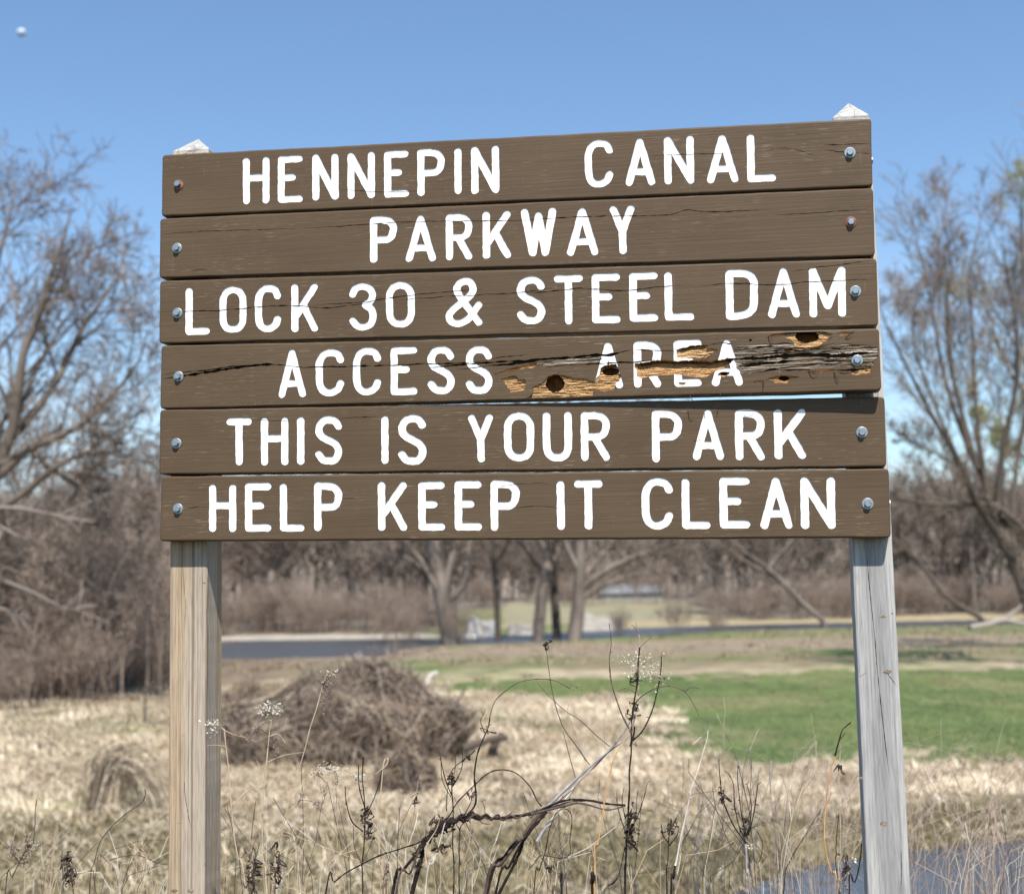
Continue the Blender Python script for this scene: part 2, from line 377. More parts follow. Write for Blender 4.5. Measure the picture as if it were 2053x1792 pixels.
gnt.links.new(gcn, gb.inputs['Base Color']); gb.inputs['Roughness'].default_value = .95; gb.inputs['Specular IOR Level'].default_value = .1
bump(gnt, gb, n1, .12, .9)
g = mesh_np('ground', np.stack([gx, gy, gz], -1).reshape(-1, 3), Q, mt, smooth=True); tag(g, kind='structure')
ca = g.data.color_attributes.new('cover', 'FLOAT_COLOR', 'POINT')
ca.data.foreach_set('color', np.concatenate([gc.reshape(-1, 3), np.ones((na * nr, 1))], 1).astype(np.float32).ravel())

# water
def water_mat(name, rip, col, rg_=.1, bd=.05):
    mt, nt, b = mat_new(name)
    n = noise_n(nt, rip, detail=3); b.inputs['Base Color'].default_value = (*col, 1)
    b.inputs['Roughness'].default_value = rg_; b.inputs['IOR'].default_value = 1.33; b.inputs['Specular IOR Level'].default_value = .5
    bump(nt, b, n, bd, 1.0); return mt
V = [(p[0], p[1] - 2.5, WZ) for p in near_e] + [(p[0], p[1] + 2.5, WZ) for p in far_e]
nn = len(near_e)
Vw, Fw = [], []
xs = np.linspace(nx_[0] + 1, nx_[-1] - 1, 60)
for i, x in enumerate(xs):
    Vw += [(x, np.interp(x, nx_, ny_) - 3, WZ), (x, np.interp(x, fx_, fy_) + 3, WZ)]
    if i: Fw.append((2*i-2, 2*i, 2*i+1, 2*i-1))
tag(mesh_py('river_water', Vw, Fw, water_mat('river_surface', (1.6, 3.5, 1), (.075, .078, .080), .30, .5)), kind='structure')
V = [(pcx + (p[0] - pcx) * 1.06, pcy + (p[1] - pcy) * 1.1, PZ) for p in pond]
tag(mesh_py('pond_water', V, [tuple(range(len(V)))], water_mat('pond_surface', (3, 5, 1), (.075, .085, .10), .18, .05)), kind='structure')

# pale sand banks across the river
def sand_bank(name, px0, px1, pyb, pyt, d):
    a = at(px0, pyb, d); b = at(px1, pyb, d + 2); top = at(px0, pyt, d)[2]
    n, k = 26, 9; V, Fc = [], []
    for i in range(n):
        t = i / (n - 1); x = a[0] + (b[0] - a[0]) * t; y = a[1] + (b[1] - a[1]) * t
        hh = (top - WZ) * (1 - abs(2 * t - 1) ** 6) * (.8 + .3 * vnoise(t * 5, 2.0, 3))
        for j in range(k):
            s = j / (k - 1)
            V.append((x + .1 * vnoise(i * .7, j * .9, 5), y + s * 5 + .2 * vnoise(i * .5, j * .5, 9), WZ - .2 + hh * min(1, s * 1.7) ** .8 + .06 * vnoise(i * .9, j * .8, 2)))
    for i in range(n - 1):
        for j in range(k - 1): Fc.append((i*k+j, (i+1)*k+j, (i+1)*k+j+1, i*k+j+1))
    return tag(mesh_py(name, V, Fc, M['sand'], smooth=True), kind='structure')
M['sand'] = m_simple('pale_sand', (.50, .455, .38), (.66, .61, .53), (.8, .8, 2.0), .95, .05)
M['sandg'] = m_simple('grey_sand', (.24, .215, .18), (.36, .33, .28), (1, 1, 2), .95, .05)
sand_bank('sand_bank', 922, 1002, 1281, 1234, 80)
_s = M['sand']; M['sand'] = M['sandg']; sand_bank('gravel_bank', 1160, 1255, 1266, 1228, 90); sand_bank('gravel_bank', 1010, 1075, 1275, 1247, 83); sand_bank('gravel_bar', 560, 790, 1311, 1304, 66); M['sand'] = _s

# ------------------------------------------------------------------ the sign
SO = np.array([-0.76431, -0.20432, 3.08104])            # bottom left of the boards, camera coordinates
SO = EYE + C2W @ SO
_u = C2W @ np.array([0.98637, 0.01538, -0.16380]); _u[2] = 0; _u /= np.linalg.norm(_u)
_v = np.array([0, 0, 1.0]); _n = np.cross(_u, _v); _n = _n if _n[1] < 0 else -_n   # towards the viewer
YAW = math.atan2(_u[1], _u[0])
SB = SO + _u * .77; SB[2] = 0                            # root on the ground, half way between the posts
def spl(px, py, off=0.0):
    """picture point -> (x, z) in the sign's own frame on the plane lying off metres in front of the boards' faces"""
    r = ray(px, py); p0 = SO + _n * off
    t = ((p0 - EYE) @ _n) / (r @ _n); p = EYE + r * t - SB
    return np.array([p @ _u, p @ _v])
sign = empty('park_sign', SB, YAW)
tag(sign, 'large brown wooden plank sign with white routed lettering on two square posts', 'sign')

Z1 = lambda x, y: (287.4 + .4 * x, 180.7 + .4 * y)
Z2 = lambda x, y: (1026.5 + .4 * x, 180.7 + .4 * y)
Z3 = lambda x, y: (287.4 + .4 * x, 780.1 + .4 * y)
Z4 = lambda x, y: (944.4 + .44009 * x, 640.5 + .44009 * y)
G1 = lambda x, y: (985.4 + .2 * x, 648.8 + .2 * y)
G2 = lambda x, y: (1355 + .22 * x, 640.5 + .22 * y)

boards = [[(324.8, 310.7), (1747, 237), (1750, 373), (323.2, 434)],
          [(320.2, 438), (1750.5, 376.5), (1754.5, 513), (318.8, 557.5)],
          [(320.2, 563), (1757.5, 517.5), (1761, 653.5), (318.4, 688.5)],
          [(322.6, 692.7), (1762.5, 658), (1767.5, 782.5), (320.4, 819.5)],
          [(320.2, 821.5), (1773.5, 795), (1777.5, 935.5), (318.2, 951)],
          [(323.6, 955), (1782, 939), (1786.5, 1077.5), (319.2, 1084.5)]]
def off4(x):
    t = np.clip((np.asarray(x, float) + .77) / 1.54, 0, 1); return .031 * t ** 1.8
def spl_b(bi, px, py):
    if bi != 3: return spl(px, py)
    o = 0.0
    for _ in range(4):
        q = spl(px, py, o); o = float(off4(q[0]))
    return q

GL = {  # centre lines in a unit box; 'c' marks smooth curves
 'H': [('l', [(0,0),(0,1)]), ('l', [(1,0),(1,1)]), ('l', [(0,.57),(1,.57)])],
 'E': [('l', [(1,1),(0,1),(0,0),(1,0)]), ('l', [(0,.54),(.62,.54)])],
 'N': [('l', [(0,0),(0,1),(1,0),(1,1)])],
 'P': [('l', [(0,0),(0,1),(.45,1)]), ('c', [(.45,1),(.78,.96),(.98,.85),(1,.74),(.92,.58),(.72,.5),(.45,.49)]), ('l', [(.45,.49),(0,.49)])],
 'I': [('l', [(.5,0),(.5,1)])],
 'C': [('c', [(1,.82),(.88,.95),(.62,1),(.34,.99),(.12,.9),(0,.72),(0,.5),(0,.3),(.1,.1),(.34,0),(.62,0),(.88,.08),(1,.22)])],
 'A': [('l', [(0,0),(.5,1),(1,0)]), ('l', [(.17,.26),(.83,.26)])],
 'L': [('l', [(0,1),(0,0),(1,0)])],
 'K': [('l', [(0,0),(0,1)]), ('l', [(1,1),(.08,.32)]), ('l', [(.42,.58),(1,0)])],
 'W': [('l', [(0,1),(.27,0),(.5,.9),(.73,0),(1,1)])],
 'Y': [('l', [(0,1),(.5,.47),(1,1)]), ('l', [(.5,.47),(.52,0)])],
 'O': [('c', [(.5,1),(.8,.95),(.98,.8),(1,.62),(1,.5),(1,.36),(.97,.18),(.8,.04),(.5,0),(.2,.04),(.03,.18),(0,.36),(0,.5),(0,.62),(.02,.8),(.2,.95),(.5,1)])],
 'S': [('c', [(1,.84),(.84,.96),(.55,1),(.24,.97),(.04,.85),(.02,.7),(.2,.58),(.5,.5),(.82,.41),(1,.28),(.96,.12),(.76,.01),(.48,0),(.2,.03),(0,.16)])],
 'T': [('l', [(0,1),(1,1)]), ('l', [(.5,1),(.5,0)])],
 'D': [('l', [(.45,1),(0,1),(0,0),(.35,0)]), ('c', [(.45,1),(.82,.95),(1,.8),(1,.6),(1,.4),(.96,.2),(.75,.06),(.35,0)])],
 'M': [('l', [(0,0),(0,1),(.5,.18),(1,1),(1,0)])],
 'U': [('c', [(0,1),(0,.7),(0,.3),(.08,.12),(.28,.01),(.5,0),(.72,.01),(.92,.12),(1,.3),(1,.7),(1,1)])],
 '3': [('c', [(0,.82),(.16,.96),(.48,1),(.8,.96),(.98,.82),(.9,.65),(.62,.54)]), ('c', [(.62,.54),(.92,.44),(1,.26),(.9,.08),(.6,0),(.25,.02),(0,.16)])],
 '&': [('c', [(1,0),(.8,.2),(.5,.5),(.28,.75),(.3,.9),(.5,1),(.72,.97),(.82,.82),(.72,.66),(.45,.5),(.15,.33),(0,.18),(.08,.03),(.32,-.02),(.6,.06),(.82,.24),(1,.42)])],
}
GL['R'] = GL['P'] + [('l', [(.45,.49),(1,0)])]; GL['0'] = GL['O']
TEXT = [
 [('H',Z1,497,634,335,572),('E',Z1,672,802,327,565),('N',Z1,845,980,318,553),('N',Z1,1022,1162,308,545),('E',Z1,1205,1332,302,538),('P',Z1,1372,1512,292,530),('I',Z1,1558,1597,288,522),('N',Z1,1642,1785,278,520),
  ('C',Z2,364,508,248,488),('A',Z2,567,718,240,480),('N',Z2,762,913,228,472),('A',Z2,975,1135,223,466),('L',Z2,1178,1323,217,460)],
 [('P',Z1,1135,1272,630,865),('A',Z1,1313,1468,625,860),('R',Z1,1515,1650,617,853),('K',Z1,1700,1843,605,845),('W',Z2,45,223,590,833),('A',Z2,274,433,588,830),('Y',Z2,490,617,577,823)],
 [('L',Z1,210,335,988,1227),('O',Z1,380,519,980,1218),('C',Z1,558,692,975,1212),('K',Z1,740,877,968,1213),('3',Z1,1030,1170,965,1205),('0',Z1,1215,1362,957,1190),('&',Z1,1513,1700,938,1183),
  ('S',Z2,24,166,932,1173),('T',Z2,210,357,925,1175),('E',Z2,400,543,918,1168),('E',Z2,588,732,912,1160),('L',Z2,765,913,908,1155),('D',Z2,1072,1232,897,1150),('A',Z2,1282,1442,890,1142),('M',Z2,1490,1673,883,1138)],
 [('A',Z1,675,817,1298,1542),('C',Z1,863,1008,1297,1532),('C',Z1,1050,1193,1288,1528),('E',Z1,1238,1375,1285,1528),('S',Z1,1423,1560,1282,1523),('S',Z1,1615,1750,1280,1522),
  ('A',Z2,410,556,1263,1497),('R',Z2,610,748,1257,1490),('E',Z2,812,950,1250,1485),('A',Z2,1000,1157,1250,1482)],
 [('T',Z3,415,545,143,382),('H',Z3,588,728,140,382),('I',Z3,770,808,138,378),('S',Z3,860,997,134,376),('I',Z3,1190,1232,133,375),('S',Z3,1277,1418,127,378),('Y',Z3,1627,1755,123,367),
  ('O',Z4,150,288,420,645),('U',Z4,327,460,420,645),('R',Z4,500,633,418,643),('P',Z4,824,962,412,650),('A',Z4,1008,1152,410,640),('R',Z4,1204,1338,410,640),('K',Z4,1382,1525,408,635)],
 [('H',Z3,328,467,475,715),('E',Z3,508,643,468,713),('L',Z3,683,808,470,713),('P',Z3,855,998,465,711),('K',Z3,1175,1323,462,710),('E',Z3,1377,1512,462,708),('E',Z3,1560,1697,458,707),('P',Z3,1740,1887,455,708),
  ('I',Z4,388,430,733,957),('T',Z4,470,600,730,957),('C',Z4,778,920,722,953),('L',Z4,960,1090,722,953),('E',Z4,1133,1270,718,950),('A',Z4,1318,1463,717,952),('N',Z4,1503,1658,717,952)],
]
SW = 7.7                                      # half stroke width in picture pixels

def wob(p, a=.0010, s=95.):
    return (p[0] + a * mnoise.noise(Vector((p[0]*s, p[1]*s, 1.3))) + a*.6*mnoise.noise(Vector((p[0]*s*3, p[1]*s*3, 4.1))),
            p[1] + a * mnoise.noise(Vector((p[0]*s, p[1]*s, 7.7))) + a*.6*mnoise.noise(Vector((p[0]*s*3, p[1]*s*3, 9.4))))
def capsule(a, b, r, n=7):
    a = np.array(a); b = np.array(b); d = b - a; L_ = np.linalg.norm(d)
    d = d / L_ if L_ > 1e-9 else np.array([1., 0]); nrm = np.array([-d[1], d[0]])
    P = []
    k = max(1, int(L_ / .008))
    for i in range(n + 1):
        th = math.pi / 2 - math.pi * i / n
        P.append(b + r * (math.cos(th) * d + math.sin(th) * nrm))
    for i in range(1, k): P.append(b + (a - b) * i / k - r * nrm)
    for i in range(n + 1):
        th = -math.pi / 2 - math.pi * i / n
        P.append(a + r * (math.cos(th) * d + math.sin(th) * nrm))
    for i in range(1, k): P.append(a + (b - a) * i / k + r * nrm)
    return P
def glyph_polys(bi, ch, Z, x0, x1, y0, y1):
    # the letter's box in picture pixels, then onto the board
    (ax, ay), (bx, by) = Z(x0, y0), Z(x1, y1)
    ax += SW; bx -= SW; ay += SW; by -= SW
    if ch == 'I': ax = bx = (ax + bx) / 2
    cx = (ax + bx) / 2
    # board lines slope with the perspective: shear the box a little with the board edge
    q = boards[bi]; slope_t = (q[1][1]-q[0][1])/(q[1][0]-q[0][0]); slope_b = (q[2][1]-q[3][1])/(q[2][0]-q[3][0])
    lean = (cx - 320) / 1450 * .04            # letters lean with the board ends
    out_ = []
    r = SW / 960.0 * (.97 + .06 * random.random())
    for kind, pts in GL[ch]:
        pp = catmull(pts, 3) if kind == 'c' else np.array(pts, float)
        W_ = []
        for (u, v) in pp:
            py = by + (ay - by) * v
            px = ax + (bx - ax) * u - lean * (by - py) * .5 + lean * .25 * (by - ay)
            py = py + (slope_b + (slope_t - slope_b) * v) * (px - cx)
            W_.append(spl_b(bi, px, py))
        for i in range(len(W_) - 1):
            if ch == 'I' or np.linalg.norm(W_[i+1] - W_[i]) > 1e-6:
                out_.append([wob(p) for p in capsule(W_[i], W_[i+1], r, 6)])
    return out_
def crack_poly(bi, Z, pts, w, seed=0):
    """a jagged thin lens along a traced line; w in picture pixels"""
    rr = random.Random(seed)
    q = catmull([Z(*p) for p in pts], 2 + int(8 / max(1, len(pts) / 4)))
    q = np.array([spl_b(bi, *p) for p in q])
    n = len(q); up, dn = [], []
    # resample finely
    seg = np.concatenate([[0], np.cumsum(np.linalg.norm(np.diff(q, axis=0), axis=1))]); tot = seg[-1]
    k = max(10, int(tot / .0045)); s = np.linspace(0, tot, k)
    X = np.interp(s, seg, q[:, 0]); Y = np.interp(s, seg, q[:, 1])
    for i in range(k):
        e = min(1, 6 * min(i, k - 1 - i) / k + .02)
        ww = w / 960. * .5 * e * (.45 + .8 * mnoise.noise(Vector((X[i] * 60, seed, 0))) + .35 * rr.random()); ww = max(ww, .00018); j = .0016 * mnoise.noise(Vector((X[i] * 35, seed * 3.1, 5))) + (rr.random() - .5) * .0004
        up.append((X[i], Y[i] + j + ww)); dn.append((X[i], Y[i] + j - ww))
    up[0] = dn[0]; P = up + dn[::-1][:-1]
    return P
def region(bi, pts, jag=.0012, seed=0):
    rr = random.Random(seed); q = [spl_b(bi, *p) for p in pts]; P = []
    for i in range(len(q)):
        a = q[i]; b = q[(i+1) % len(q)]; L_ = np.linalg.norm(b - a); k = max(1, int(L_ / .004))
        for j in range(k):
            p = a + (b - a) * j / k; P.append((p[0] + rr.uniform(-1, 1) * jag * 2.2, p[1] + rr.uniform(-1, 1) * jag * .8))
    return P
def ell(bi, Z, cx, cy, rx, ry, seed=0):
    rr = random.Random(seed)
    return [tuple(spl_b(bi, *Z(cx + rx * math.cos(a) * rr.uniform(.9, 1.07), cy + ry * math.sin(a) * rr.uniform(.9, 1.07)))) for a in np.linspace(0, 2 * math.pi, 30, endpoint=False)]

DEPTH = {'board': 0.0, 'letter': -.0013, 'crack': -.011, 'hole': -.030}
PRI = {'board': 0, 'letter': 1, 'weather': 2, 'gouge': 3, 'crack': 4, 'hole': 5}
DEEP = []
def surf_depth(cls, x, y):
    if cls == 'gouge':
        ex = 0.0
        for (lx, ly, amt, wid) in DEEP:
            if lx[0] < x < lx[-1]:
                dd = float(np.interp(x, lx, ly)) - y
                if -.004 < dd < .05: ex = max(ex, amt * math.exp(-max(dd, 0) / wid) * min(1, (x - lx[0]) / .01, (lx[-1] - x) / .01))
        return -ex -.0035 - .0028 * mnoise.noise(Vector((x*40, y*500, 0))) - .004 * max(0, mnoise.noise(Vector((x*25, y*60, 3)))) - .0012 * mnoise.noise(Vector((x*220, y*900, 5)))
    if cls == 'weather':
        return min(-.0002, -.0011 - .0030 * mnoise.noise(Vector((x*11, y*330, 0))) - .0016 * mnoise.noise(Vector((x*40, y*800, 7))))
    return DEPTH[cls]

def cut_panel(name, parent, quad, cuts, mats, thick, bev=.004, off=None, grid=.045, label=None):
    """a plank whose face is cut by letters, cracks, gouges and holes. quad in the sign frame: TL, TR, BR, BL.
    cuts: list of (class, id, polygon). Returns the plank object; its letters and torn places become children."""
    q = [np.array(p, float) for p in quad]; c = sum(q) / 4
    # rounded, slightly uneven outline
    inner = []
    for i in range(4):
        a = q[i - 1]; b = q[i]; d = q[(i+1) % 4]
        e1 = (a - b) / np.linalg.norm(a - b); e2 = (d - b) / np.linalg.norm(d - b)
        o = b + (e1 + e2) * bev
        inner.append(o)
    ring = []; rc = .0035
    for i in range(4):
        b = inner[i]; a = inner[i-1]; d = inner[(i+1) % 4]
        e1 = (a - b) / np.linalg.norm(a - b); e2 = (d - b) / np.linalg.norm(d - b)
        p1 = b + e1 * rc; p2 = b + e2 * rc
        for t in (0, .5, 1): ring.append((1-t)**2 * p1 + 2*t*(1-t) * b + t*t * p2)
        L_ = np.linalg.norm(d - b); k = max(2, int(L_ / .016))
        nrm = np.array([-e2[1], e2[0]])
        for j in range(1, k):
            s = rc + (L_ - 2 * rc) * j / k
            wv = .0009 * mnoise.noise(Vector((b[0]*3 + s*14, b[1]*9, 2.2))) + .0005 * mnoise.noise(Vector((s*70, b[1]*9, 1.2)))
            ring.append(b + e2 * s + nrm * wv)
    ring = np.array(ring)
    nb = len(ring)
    vs_, faces, meta = [tuple(p) for p in ring], [list(range(nb))], [('board', None)]
    for cls, cid, poly in cuts:
        s = len(vs_); vs_ += [tuple(p) for p in poly]; faces.append(list(range(s, s + len(poly)))); meta.append((cls, cid))
        if cls in ('gouge', 'weather'):
            pa = np.array(poly); x0, y0 = pa.min(0); x1, y1 = pa.max(0)
            gxx, gyy = np.meshgrid(np.arange(x0, x1, .0022 if cls == 'gouge' else .0035), np.arange(y0, y1, .0013))
            gxx = gxx + rng.uniform(-.0008, .0008, gxx.shape); gyy = gyy + rng.uniform(-.0004, .0004, gyy.shape)
            ii = pip(gxx.ravel(), gyy.ravel(), pa)
            vs_ += [(float(a_), float(b_)) for a_, b_ in zip(gxx.ravel()[ii], gyy.ravel()[ii])]
    mn = ring.min(0); mx_ = ring.max(0)
    for x in np.arange(mn[0] + .02, mx_[0] - .01, grid):
        for y in np.linspace(mn[1] + .02, mx_[1] - .02, max(3, int((mx_[1] - mn[1]) / grid))):
            vs_.append((float(x), float(y)))
    cedges = []
    for f in faces: cedges += [(f[i], f[(i + 1) % len(f)]) for i in range(len(f))]
    ov, oe, of, _, _, _ = delaunay_2d_cdt([Vector(v) for v in vs_], cedges, [], 0, 1e-7, False)
    OV = np.array([tuple(v) for v in ov]); TF = np.array([list(f) for f in of]); cen = OV[TF].mean(1)
    tri_p = np.where(pip(cen[:, 0], cen[:, 1], ring), 0, -1); tri_m = np.zeros(len(TF), int)
    for (cls, cid, poly), k in zip(cuts, range(1, len(cuts) + 1)):
        pa = np.array(poly); lo_, hi_2 = pa.min(0), pa.max(0)
        cand = np.where((tri_p >= 0) & (tri_p < PRI[cls]) & (cen > lo_).all(1) & (cen < hi_2).all(1))[0]
        if not len(cand): continue
        ii = cand[pip(cen[cand, 0], cen[cand, 1], pa)]
        tri_p[ii] = PRI[cls]; tri_m[ii] = k
    tri_cls = [None if p < 0 else meta[k] for p, k in zip(tri_p, tri_m)]
    keyname = lambda cl: cl[0] if cl[0] in ('board', 'crack') else (cl[0], cl[1])
    bufs = {}
    def buf(k):
        if k not in bufs: bufs[k] = ([], [], {}, [])
        return bufs[k]
    offf = (lambda x: float(off(x))) if off else (lambda x: 0.0)
    def put(k, vi, cls):
        V_, F_, D_, _m = buf(k)
        key = (vi, cls)
        if key not in D_:
            x, y = ov[vi]; dz = surf_depth(cls, x, y) if cls != 'board' else 0.0
            D_[key] = len(V_); V_.append((x, -(dz + offf(x)), y))
        return D_[key]
    edge = {}
    for fi, f in enumerate(of):
        cl = tri_cls[fi]
        if cl is None: continue
        k = keyname(cl)
        if cl[0] == 'crack': k = 'board'
        F_ = buf(k)
        F_[1].append([put(k, v, cl[0]) for v in f]); F_[3].append(1 if cl[0] == 'crack' else 0)
        for a_, b_ in zip(f, list(f[1:]) + [f[0]]):
            edge.setdefault((min(a_, b_), max(a_, b_)), []).append((fi, a_, b_))
    for (a0, b0), l in edge.items():
        if len(l) != 2: continue
        (f1, a1, b1), (f2, _, _) = l
        c1, c2 = tri_cls[f1], tri_cls[f2]
        if c1[0] == c2[0]: continue
        lo = c1 if PRI[c1[0]] > PRI[c2[0]] else c2; hi = c2 if lo is c1 else c1
        k = keyname(lo); slot = 0
        if lo[0] == 'crack': k = 'board'; slot = 1
        F_ = buf(k)
        F_[1].append([put(k, a1, hi[0]), put(k, b1, hi[0]), put(k, b1, lo[0]), put(k, a1, lo[0])]); F_[3].append(slot)
    # sides and back of the plank
    V_, F_, D_, S_ = buf('board')
    nrm = np.roll(ring, -1, 0) - np.roll(ring, 1, 0); nrm = np.stack([-nrm[:, 1], nrm[:, 0]], 1); nrm /= np.linalg.norm(nrm, axis=1, keepdims=True)
    if ((ring + nrm * .01 - c)**2).sum() < ((ring - c)**2).sum(): nrm = -nrm
    prof = [(bev * math.sin(a_), bev * (1 - math.cos(a_))) for a_ in (0, R(22), R(45), R(68), R(90))] + [(bev, thick)]
    prev = None
    for (o_, dp) in prof:
        cur = []
        for p, nn_ in zip(ring, nrm):
            x, y = p + nn_ * o_; cur.append(len(V_)); V_.append((x, dp - offf(x), y))
        if prev is not None:
            for i in range(nb):
                j = (i + 1) % nb; F_.append([prev[i], prev[j], cur[j], cur[i]]); S_.append(0)
        prev = cur
    F_.append(prev[::-1]); S_.append(0)
    b_o = mesh_py(name, V_, F_, mats['board'], parent)
    b_o.data.materials.append(mats['crack'])
    b_o.data.polygons.foreach_set('material_index', S_)
    if label: b_o['label'] = label
    import bmesh
    bm = bmesh.new(); bm.from_mesh(b_o.data); bmesh.ops.recalc_face_normals(bm, faces=bm.faces[:]); bm.to_mesh(b_o.data); bm.free()
    lets = []
    for k, (V2, F2, _, _) in bufs.items():
        if k == 'board': continue
        o = mesh_py({'letter': 'letter', 'gouge': 'torn_wood', 'weather': 'splintered_wood', 'hole': 'pecked_hole'}[k[0]], V2, F2, mats[k[0]], b_o)
        lets.append(o)
    return b_o

CR = {i: [] for i in range(6)}
def crk(bi, Z, pts, w): CR[bi].append((Z, pts, w))
crk(0, Z2, [(1550,275),(1660,274),(1790,268)], 2); crk(0, Z2, [(1560,300),(1680,312),(1800,318)], 2.4); crk(0, Z2, [(700,328),(900,322),(1110,316)], 1.6)
crk(0, Z1, [(985,498),(1200,512),(1380,505)], 1.6); crk(0, Z2, [(1240,300),(1400,296),(1520,330)], 1.4)
crk(1, Z1, [(85,722),(300,708),(600,700),(760,694)], 1.8); crk(1, Z1, [(800,692),(900,688),(1100,675),(1300,662),(1700,656),(2000,655)], 2.2)
crk(1, Z2, [(30,652),(350,635),(650,630),(800,625),(870,602),(1000,610),(1330,600)], 2.4); crk(1, Z2, [(1320,627),(1500,618),(1780,597)], 2)
crk(1, Z1, [(240,905),(275,900),(320,898)], 2)
crk(2, Z1, [(82,1112),(250,1108),(400,1103),(700,1080),(900,1092),(1030,1080),(1200,1055)], 2.8)
crk(2, Z1, [(850,1080),(1100,1062),(1250,1040),(1500,1012),(1700,1000)], 2.4); crk(2, Z1, [(1250,1056),(1500,1035),(1850,1018),(2053,990)], 2)
crk(2, Z2, [(0,1022),(200,1008),(330,995),(560,1005),(700,990),(900,975)], 2.6); crk(2, Z2, [(940,985),(1100,968),(1300,978),(1500,962),(1820,948)], 2.6)
crk(2, Z2, [(1400,905),(1600,880),(1815,855)], 2)
crk(3, Z1, [(90,1448),(300,1418),(430,1396),(600,1376),(720,1378)], 8); crk(3, Z1, [(95,1422),(300,1405),(450,1384),(560,1378)], 3)
crk(3, Z1, [(660,1376),(800,1388),(1000,1386),(1250,1378),(1420,1372),(1600,1368),(1740,1352)], 3.6)
crk(3, Z1, [(1420,1392),(1600,1376),(1780,1364),(2053,1345)], 5); crk(3, Z1, [(1560,1400),(1700,1386),(2053,1342)], 3)
crk(3, G1, [(0,430),(300,392),(500,362),(800,340),(1000,320),(1150,315),(1300,288),(1420,262)], 7.5)
crk(3, G1, [(0,352),(150,332),(360,312)], 2.6); crk(3, G1, [(850,422),(1000,404),(1270,390),(1450,384),(1660,358)], 4)
crk(3, G1, [(1430,262),(1600,268),(1840,276)], 2.6); crk(3, G1, [(520,445),(700,420),(870,412)], 2)
crk(3, G2, [(545,434),(700,412),(900,392),(1095,374)], 8); crk(3, G2, [(470,372),(600,360),(800,350),(1000,332),(1200,322),(1400,330),(1600,322),(1740,306),(1855,298)], 11)
crk(3, G2, [(590,488),(750,480),(910,464)], 2.4); crk(3, G2, [(560,262),(800,255),(1060,244)], 2.2); crk(3, G2, [(700,300),(900,310),(1300,270),(1800,262)], 3)
crk(3, G2, [(1150,420),(1400,400),(1600,410),(1800,380),(1850,345)], 2.6); crk(3, G2, [(1450,445),(1520,490),(1700,455),(1780,470)], 2.4)
crk(3, G2, [(300,232),(420,215),(520,225)], 2); crk(3, G1, [(1030,585),(1150,572),(1290,560)], 2); crk(3, G1, [(900,655),(1040,665)], 2)
crk(3, G2, [(1380,205),(1410,170),(1430,150)], 2); crk(3, G2, [(1440,480),(1460,540),(1478,578)], 1.6)
crk(4, Z3, [(960,150),(1060,142),(1180,138)], 2); crk(4, Z3, [(560,152),(640,158),(760,160)], 1.5); crk(4, Z4, [(1010,552),(1050,548)], 1.6)
crk(5, Z3, [(215,598),(260,592),(320,590)], 1.6); crk(5, Z3, [(1000,548),(1060,545)], 1.5); crk(5, Z4, [(180,860),(320,850),(420,862)], 1.4); crk(5, Z4, [(90,760),(300,745),(360,750)], 1.2)

GOU = [[G1(*p) for p in [(85,550),(230,520),(270,560),(330,560),(350,625),(320,665),(240,690),(190,690),(170,640),(130,590)]],
       [G1(*p) for p in [(355,745),(420,690),(400,650),(480,600),(540,575),(560,530),(640,508),(720,520),(830,545),(940,550),(1030,580),(1075,510),(1105,425),(1250,400),(1290,500),(1290,560),(1240,600),(1250,650),(1150,680),(1030,660),(1020,720),(800,745),(560,752)]],
       [G1(*p) for p in [(10,510),(150,460),(300,420),(430,400),(540,405),(400,440),(280,455),(140,495)]],
       [G1(*p) for p in [(1440,400),(1560,382),(1660,362),(1840,372)]] + [G2(*p) for p in [(0,380),(150,372),(300,378),(500,352),(560,352),(480,402),(440,450),(380,462),(340,480),(270,530),(150,520),(0,498)]] + [G1(*p) for p in [(1600,530),(1500,545),(1450,520)]],
       [G2(*p) for p in [(8,272),(150,238),(290,228),(280,265),(385,270),(340,305),(270,345),(100,355),(12,350)]],
       [G2(*p) for p in [(840,150),(900,130),(1080,110),(1100,92),(1300,95),(1420,130),(1380,200),(1300,240),(1200,262),(1080,240),(1060,190),(1000,162),(880,158)]],
       [G2(*p) for p in [(1460,132),(1520,115),(1630,115),(1560,140),(1500,146)]],
       [G2(*p) for p in [(800,550),(920,515),(980,508),(1140,520),(1030,550),(1000,582),(900,580),(880,560)]],
       [G2(*p) for p in [(385,505),(420,475),(500,480),(490,502),(440,525)]],
       [G2(*p) for p in [(25,575),(100,570),(90,590),(50,600)]],
       [G2(*p) for p in [(1180,478),(1300,462),(1460,455),(1400,480),(1300,486)]],
       [G2(*p) for p in [(1560,470),(1640,430),(1780,420),(1790,460),(1750,500),(1600,500)]],
       [G2(*p) for p in [(690,570),(740,556),(785,555),(760,580)]]]
WEA = [[G2(*p) for p in [(545,236),(700,232),(860,220),(1060,215),(1180,262),(1400,225),(1600,225),(1845,250),(1852,330),(1780,415),(1560,425),(1300,450),(1000,470),(760,482),(600,492),(560,440),(545,330)]],
       [G1(*p) for p in [(440,400),(700,350),(1080,330),(1100,380),(860,400),(600,430)]]]
_r = random.Random(12)
for k_ in range(16):
    x_ = _r.uniform(560, 1560); y_ = 238 + _r.uniform(0, 225); l_ = _r.uniform(120, 330); sl_ = -.06 + _r.uniform(-.03, .03); t_ = _r.uniform(4, 11)
    GOU.append([G2(x_, y_), G2(x_ + l_ * .35, y_ + sl_ * l_ * .35 - t_), G2(x_ + l_, y_ + sl_ * l_), G2(x_ + l_ * .5, y_ + sl_ * l_ * .5 + t_ * .7)])
